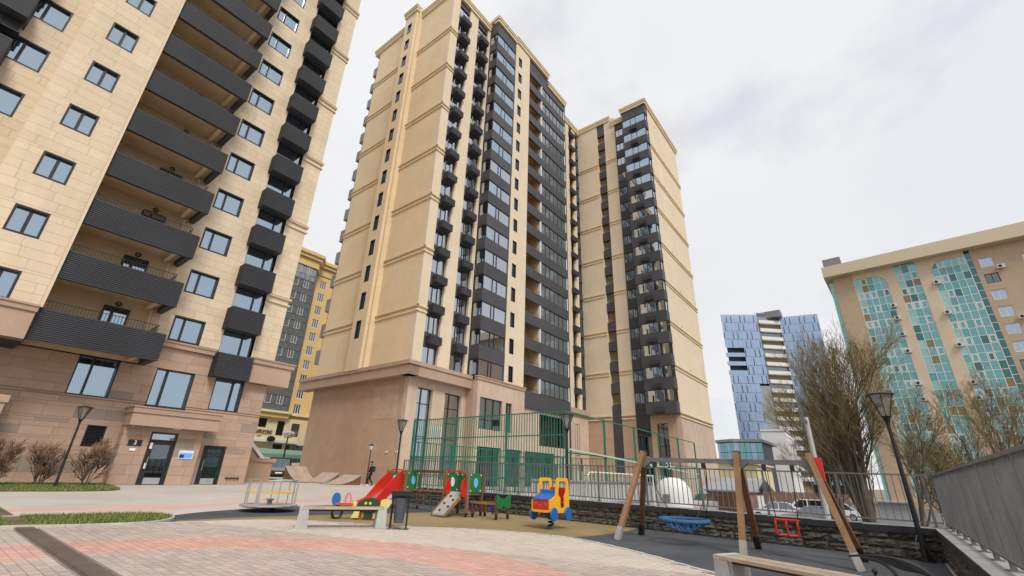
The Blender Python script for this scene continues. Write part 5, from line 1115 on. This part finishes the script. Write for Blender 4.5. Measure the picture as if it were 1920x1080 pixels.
# beam and rope ladder between towers
part(t, 'beam', MB().bar((12.15, 11.9, g + 1.3), (12.15, 13.95, g + 1.3), .09), 'wood_dark'); part(t, 'lower_beam', MB().bar((12.15, 11.9, g + .66), (12.15, 13.95, g + .66), .06), 'wood')
for i in range(5): part(t, 'rope', MB().tube([(12.15, 12.2 + i * .36, g + .1), (12.15, 12.2 + i * .36, g + .66)], .012, 5), 'rail_grey')
for i in range(3): part(t, 'rope_rung', MB().tube([(12.15, 12.0, g + .18 + i * .17), (12.15, 13.85, g + .18 + i * .17)], .014, 5), 'rail_grey')
for i in range(6): part(t, 'rope_bar', MB().tube([(12.15, 12.15 + i * .31, g + .68), (12.15, 12.15 + i * .31, g + 1.26)], .01, 5), 'board_grey')
# slide towards -X from the far tower
prf = [(11.80, 1.34), (11.62, 1.24), (11.3, .98), (11.0, .66), (10.75, .40), (10.5, .30), (10.25, .26), (10.2, .10), (10.45, .06), (10.8, .14), (11.1, .34), (11.45, .60), (11.80, .62)]
for y in (14.1, 14.75): part(t, 'slide_side', MB().slab([(x, y, g + z) for x, z in prf], (0, .035, 0)), 'plastic_red')
m = MB(); ch = [(11.8, .68), (11.5, .62), (11.1, .40), (10.8, .2), (10.5, .12), (10.2, .12)]
for (xa, za), (xb, zb) in zip(ch, ch[1:]): m.slab([(xa, 14.135, g + za), (xb, 14.135, g + zb), (xb, 14.135, g + zb + .03), (xa, 14.135, g + za + .03)], (0, .615, 0))
part(t, 'slide_chute', m, 'steel')
# climbing ramp towards -X from the near tower
part(t, 'ramp_board', MB().slab([(11.78, 11.0, g + .66), (11.0, 11.0, g + .03), (11.0, 11.0, g + .08), (11.78, 11.0, g + .71)], (0, .56, 0)), 'board_grey')
for y in (10.97, 11.56): part(t, 'ramp_rail', MB().slab([(11.78, y, g + .60), (10.98, y, g + .0), (10.98, y, g + .1), (11.78, y, g + .74)], (0, .035, 0)), 'wood')
for i, (x, y) in enumerate(((11.12, 11.35), (11.25, 11.12), (11.35, 11.4), (11.48, 11.15), (11.6, 11.38))): part(t, 'hold', MB().lathe([(.045, 0), (.03, .05)], (x, y, g + .70 - (11.78 - x) * .808), 8), 'iron')
for y in (10.9, 11.6): part(t, 'red_guard', MB().slab([(11.80, y, g + .52), (11.80, y + .02, g + 1.12), (11.70, y, g + 1.12), (11.58, y, g + 1.0), (11.54, y, g + .78), (11.62, y, g + .58)], (0, .03, 0)), 'plastic_red')
# low net beam towards the camera with blue brackets and a green end panel
for x in (11.95, 12.55): part(t, 'low_beam', MB().bar((x, 10.85, g + .42), (x, 9.75, g + .42), .06), 'wood')
for x, y in ((11.95, 10.6), (11.95, 9.75)): part(t, 'blue_bracket', MB().slab([(x - .02, y - .02, g + .45), (x - .02, y + .3, g + .45), (x - .02, y + .14, g + .12)], (.05, 0, 0)), 'deep_blue')
for x, y in ((11.97, 10.72), (11.97, 9.75), (12.55, 9.75), (12.55, 10.7)): post(x, y, .44 if y > 10 else .64, 'wood_dark')
part(t, 'end_panel', MB().slab([(11.92, 9.68, g + .30), (12.12, 9.68, g + .28), (12.25, 9.68, g + .36), (12.4, 9.68, g + .28), (12.6, 9.68, g + .30), (12.62, 9.68, g + .72), (12.45, 9.68, g + .60), (12.25, 9.68, g + .56), (12.08, 9.68, g + .60), (11.9, 9.68, g + .70)], (0, .03, 0)), 'plastic_green')
# ------------------------------------------------------------------ swing set
t = thing('swing_set', G3(12.0, 2.9), 'wooden swing set with three splayed frames and grey crossbar', 'swing set')
for y, yt in ((5.4, 4.86), (2.62, 2.62), (.68, 1.2)):
    g0 = gz(12, y)
    for x, mt in ((11.25, 'wood'), (12.7, 'wood_dark')):
        part(t, 'leg', MB().bar((x + (11.98 - x) * .1, y + (yt - y) * .11, g0 + .22), (11.98 + (x - 11.98) * .06, yt, g0 + 2.02), .115, .115, (0, 1, 0)), mt)
        part(t, 'leg_shoe', MB().bar((x, y, g0 - .01), (x + (11.98 - x) * .125, y + (yt - y) * .135, g0 + .27), .125, .125, (0, 1, 0)), 'board_grey' if x < 12 else 'iron')
    part(t, 'leg_cap', MB().box(11.9, 12.04, yt - .06, yt + .06, g0 + 2.01, g0 + 2.06), 'iron')
    part(t, 'gusset', MB().slab([(11.9, yt - .22, g0 + 1.80), (11.9, yt, g0 + 1.62), (11.9, yt + .22, g0 + 1.80), (11.9, yt + .1, g0 + 1.9), (11.9, yt - .1, g0 + 1.9)], (.15, 0, 0)), 'rail_grey')
part(t, 'crossbar', MB().bar((11.98, 4.86, gz(0, 4.86) + 1.83), (11.98, 1.2, gz(0, 1.2) + 1.83), .09, .10), 'rail_grey'); part(t, 'red_clamp', MB().box(11.85, 12.02, .98, 1.1, 1.5, 1.95), 'plastic_red')
for y in (4.6, 3.4, 2.1, 1.55): part(t, 'hanger', MB().box(11.94, 12.02, y - .04, y + .04, gz(0, y) + 1.66, gz(0, y) + 1.79), 'iron')
# basket swing
yc = 4.0; g0 = gz(0, yc); t = thing('basket_swing', (11.98, yc, g0 + .5), 'round blue rope basket swing hanging between the left swing frames', 'swing')
shade(lpart(t, 'rim', MB().torus((0, 0, 0), .55, .05, 32, 10), 'rope_blue'))
for i in range(9):
    a = -.48 + .12 * i; hh = math.sqrt(max(.02, .52 ** 2 - a * a)); 
    for sw_ in (0, 1):
        pts = [((a, -hh + 2 * hh * j / 6) if sw_ else (-hh + 2 * hh * j / 6, a)) for j in range(7)]
        lpart(t, 'net_rope', MB().tube([(p[0], p[1], -.24 * (1 - (p[0] ** 2 + p[1] ** 2) / .28)) for p in pts], .011, 5), 'rope_blue')
for sx in (-1, 1):
    for sy in (-1, 1): lpart(t, 'chain', MB().tube([(sx * .39, sy * .39, .03), (sx * .05, sy * .62, .62), (0, sy * .65, 1.22)], .009, 5), 'iron')
for sy in (-1, 1): lpart(t, 'spreader', MB().bar((-.1, sy * .62, .62), (.1, sy * .62, .62), .02), 'steel')
# toddler seat
yc = 1.83; t = thing('toddler_swing', (11.98, yc, gz(0, yc) + .42), 'red framed toddler seat swing hanging between the right swing frames', 'swing')
for y in (-.2, 0, .2): lpart(t, 'guard_bar', MB().tube([(-.17, y, 0), (-.19, y, .2), (-.16, y, .28)], .02, 6), 'plastic_red')
lpart(t, 'guard_rim', MB().tube(smooth([(.15, -.2, .26), (-.14, -.2, .28), (-.16, -.16, .28), (-.16, .16, .28), (-.14, .2, .28), (.15, .2, .26)], 3), .022, 6), 'plastic_red'); lpart(t, 'seat', MB().box(-.16, .12, -.18, .18, -.02, .0), 'plastic_red'); lpart(t, 'back_rail', MB().tube([(.15, -.2, .26), (.15, .2, .26)], .02, 6), 'plastic_red')
for y in (-.2, .2): lpart(t, 'chain', MB().tube([(0, y, .27), (0, y * 1.35, 1.34)], .010, 5), 'iron')
# black iron arm rail in the corner
t = thing('iron_arm_rail', (7.5, .1, 0), 'black iron arm rail curving in the bottom right corner', 'railing')
P_ = smooth([(7.78, .58, .60), (7.70, .40, .635), (7.60, .20, .645), (7.50, .02, .625), (7.40, -.14, .555), (7.31, -.26, .42), (7.26, -.33, .2), (7.24, -.37, 0)], 5)
m = MB(); up_ = []; dn_ = []
for i, p in enumerate(P_):
    f = i / (len(P_) - 1); th = .022 + .085 * math.exp(-((f - .40) / .16) ** 2)
    d_ = (Vector(P_[min(i + 1, len(P_) - 1)]) - Vector(P_[max(i - 1, 0)])).normalized(); nn = d_.cross(Vector((.87, -.5, 0)).cross(d_)).normalized(); sid = Vector((-.5, -.87, 0)); nn = Vector((0, 0, 1)) - d_ * d_.z; nn.normalize()
    up_.append(Vector(p)); dn_.append(Vector(p) - nn * th)
m.slab([tuple(v) for v in up_] + [tuple(v) for v in reversed(dn_)], (.05, -.028, 0)); part(t, 'arm', m, 'iron')
part(t, 'strut', MB().tube(smooth([(7.72, .44, .60), (7.62, .24, .57), (7.55, .12, .42), (7.52, .06, .0)], 5), .022, 8), 'iron')
for bx_, by_ in ((7.66, .34), (7.46, -.06)): shade(part(t, 'baluster', MB().lathe([(.012, 0), (.012, .12), (.034, .2), (.012, .28), (.012, .34), (.03, .40), (.012, .43), (.034, .47), (.006, .5)], (bx_, by_, 0), 10), 'iron'))
# ------------------------------------------------------------------ skate ramps
def skate(name, label, x, y, rz, w, ln, h):
    t = thing(name, G3(x, y), label, 'skate ramp', 'plywood skate ramps by the brown wall', rz); n = 8
    pr = [(ln * i / n, .03 + h * (i / n) ** 1.8) for i in range(n + 1)]
    m = MB()
    for (a, b), (c, d) in zip(pr, pr[1:]): m.slab([(a, 0, b), (c, 0, d), (c, 0, d + .03), (a, 0, b + .03)], (0, w, 0))
    lpart(t, 'deck', m, 'ramp_ply')
    for yy in (.02, w - .06): lpart(t, 'side', MB().slab([(p[0], yy, p[1]) for p in pr] + [(ln, yy, 0), (0, yy, 0)], (0, .04, 0)), 'ramp_side')
    lpart(t, 'back', MB().box(ln - .04, ln, .06, w - .06, 0, h), 'ramp_side')
skate('skate_ramp', 'curved plywood skate ramp beside the dark parked car', 21.7, 36.0, rad(108), 2.2, 1.7, 1.1)
skate('skate_ramp', 'small curved plywood ramp joined to the left skate ramp', 21.2, 34.9, rad(10), 2.0, 1.6, .72)
skate('skate_ramp', 'low plywood skate ramp beside the walking person', 20.7, 31.9, rad(12), 1.9, 2.3, .66)
# ------------------------------------------------------------------ bare trees and shrubs
def tree(loc, label, h, seed, spread, stems, dens, group, mt='twig', name='bare_tree', tw=.016, trunk_r=.22, low=.12):
    rr = random.Random(seed); limbs, twigs = MB(), MB()
    def grow(p, d, ln, r, lev):
        n = 4 if lev < 2 else 3; pts = [p]; rs = [r]; q = p.copy(); dd = d.copy()
        for i in range(n):
            dd = (dd + Vector((rr.uniform(-1, 1), rr.uniform(-1, 1), rr.uniform(-.5, .9))) * (.10 + .05 * lev)).normalized(); dd.z += .05 * (lev < 3); dd.normalize()
            q = q + dd * ln / n; pts.append(q.copy()); rs.append(max(r * (1 - .6 * (i + 1) / n), .006))
        (limbs if lev < 3 else twigs).tube(pts, rs, 6 if lev == 0 else 5 if lev == 1 else 4 if lev == 2 else 3, caps=False)
        if lev >= 4: return
        k = [stems + 2, 6, 6, dens][min(lev, 3)]
        for j in range(k):
            t = rr.uniform(.25 if lev else low, 1.0); i = min(int(t * n), n - 1); b = pts[i].lerp(pts[i + 1], t * n - i)
            base = (pts[i + 1] - pts[i]).normalized(); a = rr.uniform(0, 6.283); u = base.cross(Vector((0, 0, 1)) if abs(base.z) < .95 else Vector((1, 0, 0))).normalized(); v = base.cross(u)
            ang = rr.uniform(.35, .85) * spread; nd = (base * math.cos(ang) + (u * math.cos(a) + v * math.sin(a)) * math.sin(ang)); nd.z += .12; nd.normalize()
            grow(b, nd, ln * rr.uniform(.48, .72) * (1.15 - .4 * t), max(rs[i] * .55, tw * .5 if lev >= 2 else .02), lev + 1)
    t = thing(name, loc, label, 'tree' if h > 3 else 'shrub', group)
    for s in range(stems):
        a = rr.uniform(0, 6.283); d = Vector((math.cos(a) * .16 * (stems > 1) * spread, math.sin(a) * .16 * (stems > 1) * spread, 1)).normalized()
        grow(Vector((math.cos(a) * .12 * (stems > 1), math.sin(a) * .12 * (stems > 1), -.05)), d, h * .62, trunk_r * rr.uniform(.7, 1), 0)
    shade(lpart(t, 'trunk', limbs, 'bark')); lpart(t, 'crown', twigs, mt); return t
TG = 'bare trees beyond the railing'
tree((38, 1.25, -1.5), 'tall bare tree with many stems and dense brown twigs behind the right swing frame', 12.9, 3, .8, 5, 6, TG, trunk_r=.20, low=.05)
tree((43, 3.4, -1.5), 'bare twiggy tree in front of the white balconies of the blue glass tower', 10.2, 11, .8, 4, 7, TG, trunk_r=.13, low=.05)
tree((36, -.9, -1.5), 'slender bare tree between the lamp post and the corner of the railings', 8.6, 23, 1.0, 2, 6, TG, trunk_r=.12, low=.05)
tree((46, -5.2, -1.5), 'bare forked tree before the teal building above the edge-on railing', 10.2, 31, 1.05, 2, 6, TG, trunk_r=.17, low=.1)
tree((50, -7.3, -1.5), 'bare tree at the right edge before the tan wall', 11.8, 47, 1.05, 2, 6, TG, trunk_r=.17, low=.1)
tree((48, -2.9, -1.5), 'bushy olive-brown bare tree low before the teal building', 7.2, 53, 1.1, 4, 6, TG, trunk_r=.11, low=.02)
for i, (x, y, h, lab) in enumerate(((2.75, 28.9, 1.9, 'leafless shrub at the left edge before the brown stone wall'), (4.35, 29.0, 2.0, 'leafless shrub behind the lamp post before the brown stone wall'), (5.75, 28.9, 2.1, 'leafless shrub before the louvre vent beside the porch'))):
    tree((x, y, gz(x, y)), lab, h, 60 + i, 1.0, 4, 2, 'leafless shrubs by the left tower', 'twig_red', 'bare_shrub', .010, .028, .02)
# utility pole with cable
t = thing('utility_pole', (30.0, 2.75, -1.5), 'pale concrete utility pole behind the swing crossbar', 'pole')
lpart(t, 'shaft', MB().tube([(0, 0, 0), (0, 0, 6.4)], [.16, .11], 10), 'concrete'); lpart(t, 'bracket', MB().box(-.5, .5, -.05, .05, 6.1, 6.2), 'rail_grey')
# ------------------------------------------------------------------ cars
def car(loc, rz, label, paint, suv=False, group='cars parked beyond the railing'):
    t = thing('parked_car', loc, label, 'car', group, rz); h = 1.72 if suv else 1.46; L2 = 2.25; w = .88
    belt = .98 if suv else .88
    low = [(-L2, .38), (-L2 + .05, .72), (-L2 + .15, belt - .02), (-.95, belt + .04), (.9, belt + .04), (1.35, belt - .02), (L2 - .2, .78), (L2, .62), (L2, .36), (1.85, .22), (-1.9, .22)]
    m = MB(); n = len(low)
    for y, k in ((-w, .965), (-w * .96, 1.0), (w * .96, 1.0), (w, .965)): m.v += [(x * k, y, .5 + (z - .5) * k) for x, z in low]
    for s in range(3):
        for i in range(n): m.f.append((s * n + i, s * n + (i + 1) % n, (s + 1) * n + (i + 1) % n, (s + 1) * n + i))
    m.f.append(tuple(range(n))[::-1]); m.f.append(tuple(range(3 * n, 4 * n))); lpart(t, 'body', m, paint)
    cabin = [(-1.95 if suv else -1.75, belt), (-1.75 if suv else -1.1, h - .08), (-1.5 if suv else -.85, h), (.25, h), (.45, h - .06), (1.15, belt)]
    m = MB(); n = len(cabin)
    for sgn in (-1, 1): m.v += [(x, sgn * (w - .06 - (z - belt) * .22), z) for x, z in cabin]
    m.f += [tuple(range(n)), tuple(range(2 * n - 1, n - 1, -1))] + [(i, n + i, n + (i + 1) % n, (i + 1) % n) for i in range(n)]; lpart(t, 'window', m, 'glass_dark')
    m = MB(); m.slab([(-1.72 if suv else -1.05, -w + .2, h - .03), (.3, -w + .2, h - .03), (.2, -w + .2, h + .02), (-1.5 if suv else -.85, -w + .2, h + .02)], (0, 2 * w - .4, 0)); lpart(t, 'roof', m, paint)
    for sgn in (-1, 1):
        for xa, xb in ((cabin[0][0], cabin[1][0]), (1.15, .42)): lpart(t, 'pillar', MB().bar((xa, sgn * (w - .05), belt), (xb, sgn * (w - .17), h - .05), .09), paint)
        lpart(t, 'pillar', MB().bar((-.3, sgn * (w - .05), belt), (-.3, sgn * (w - .17), h - .03), .07), paint)
        for x in (-1.4, 1.4):
            wh = shade(lpart(t, 'wheel', MB().lathe([(.2, -.1), (.32, -.09), (.32, .09), (.2, .1)], k=20).xf(Matrix.Rotation(rad(90), 4, 'X')), 'tyre', loc=(x, sgn * (w - .08), .32)), 30); ob('rim', cached('rim', lambda: MB().lathe([(.2, -.11), (.2, .11)], k=16).xf(Matrix.Rotation(rad(90), 4, 'X')).mesh('rim', 'car_silver')), wh)
        lpart(t, 'headlight', MB().box(L2 - .16, L2 - .03, sgn * .5, sgn * .8, .62, .74) if sgn > 0 else MB().box(L2 - .16, L2 - .03, -.8, -.5, .62, .74), 'lamp_white'); lpart(t, 'tail_light', MB().box(-L2 - .01, -L2 + .08, min(sgn * .55, sgn * .82), max(sgn * .55, sgn * .82), .66, .82), 'plastic_red')
    lpart(t, 'number_plate', MB().box(-L2 - .02, -L2 + .03, -.26, .26, .5, .61), 'sign_white')
    return t
car((50.2, 8.4, -1.45), rad(95), 'white car parked behind the railing right of the middle swing frame', 'car_white')
car((53.5, 6.6, -1.45), rad(100), 'white car parked farther off behind the first white car', 'car_white', True)
car((44.0, 4.9, -1.45), rad(100), 'silver car parked behind the railing beside the utility pole', 'car_silver')
car((56.5, 4.6, -1.45), rad(97), 'white tall car parked in front of the plank fence', 'car_white')
car((20.6, 41.0, gz(0, 41)), rad(66), 'black car parked in the gap between the towers', 'car_black', True, group=None)
# ------------------------------------------------------------------ walking person in black
def skin(name, pts, edges, radii, mt, parent, root=0, sub=1):
    me = bpy.data.meshes.new(name); me.from_pydata(pts, edges, []); me.materials.append(M[mt]); o = ob(name, me, parent)
    md = o.modifiers.new('skin', 'SKIN'); md.use_smooth_shade = True
    sv = me.skin_vertices[0] if me.skin_vertices else None
    if sv is None:
        bpy.context.view_layer.objects.active = o; bpy.ops.mesh.customdata_skin_add(); sv = me.skin_vertices[0]
    for i, r in enumerate(radii): sv.data[i].radius = (r, r) if not isinstance(r, tuple) else r
    sv.data[root].use_root = True
    s = o.modifiers.new('sub', 'SUBSURF'); s.levels = sub; s.render_levels = sub; return o
px_, py_ = 23.0, 31.35
t = thing('person', G3(px_, py_), 'person in black clothes with a backpack walking by the brown wall', 'person', rz=rad(150))
# local: facing +X; mid-stride
body = [(0, 0, .92), (0, 0, 1.15), (0, 0, 1.38), (0, 0, 1.46), (.01, 0, 1.58), (.02, 0, 1.69), (0, .09, .90), (.14, .09, .50), (.10, .09, .08), (.22, .09, .04), (0, -.09, .90), (-.02, -.09, .48), (-.26, -.09, .13), (-.16, -.09, .05), (0, .19, 1.38), (-.06, .25, 1.12), (.08, .25, .90), (.14, .24, .84), (0, -.19, 1.38), (.02, -.25, 1.12), (.16, -.22, .95), (.22, -.2, .93)]
ed = [(0, 1), (1, 2), (2, 3), (3, 4), (4, 5), (0, 6), (6, 7), (7, 8), (8, 9), (0, 10), (10, 11), (11, 12), (12, 13), (2, 14), (14, 15), (15, 16), (16, 17), (2, 18), (18, 19), (19, 20), (20, 21)]
ra = [.12, .11, .11, .055, .085, .07, .075, .05, .04, .035, .075, .05, .04, .035, .055, .04, .03, .03, .055, .04, .03, .03]
skin('body', body, ed, ra, 'skin', t)
skin('jacket', [body[i] for i in (0, 1, 2, 14, 15, 16, 18, 19, 20)] + [(0, 0, .82)], [(0, 1), (1, 2), (2, 3), (3, 4), (4, 5), (2, 6), (6, 7), (7, 8), (0, 9)], [.155, .15, .15, .085, .06, .05, .085, .06, .05, .16], 'black_cloth', t)
skin('trousers', [body[i] for i in (0, 6, 7, 8, 10, 11, 12)], [(0, 1), (1, 2), (2, 3), (0, 4), (4, 5), (5, 6)], [.13, .095, .07, .06, .095, .07, .06], 'black_cloth', t)
for a, b in ((8, 9), (12, 13)): lpart(t, 'shoe', MB().tube([Vector(body[a]) + Vector((-.03, 0, -.04)), Vector(body[b]) + Vector((.03, 0, -.0))], [.05, .042], 8), 'frame_white' if a == 8 else 'black_cloth')
shade(lpart(t, 'hair', MB().lathe([(.02, .10), (.075, .075), (.098, .02), (.09, -.04), (.06, -.06)], (0, 0, 1.66), 12), 'hair')); shade(lpart(t, 'backpack', MB().lathe([(.05, 0), (.13, .04), (.14, .2), (.13, .36), (.05, .42)], (-.2, 0, .98), 10), 'bag_grey'))
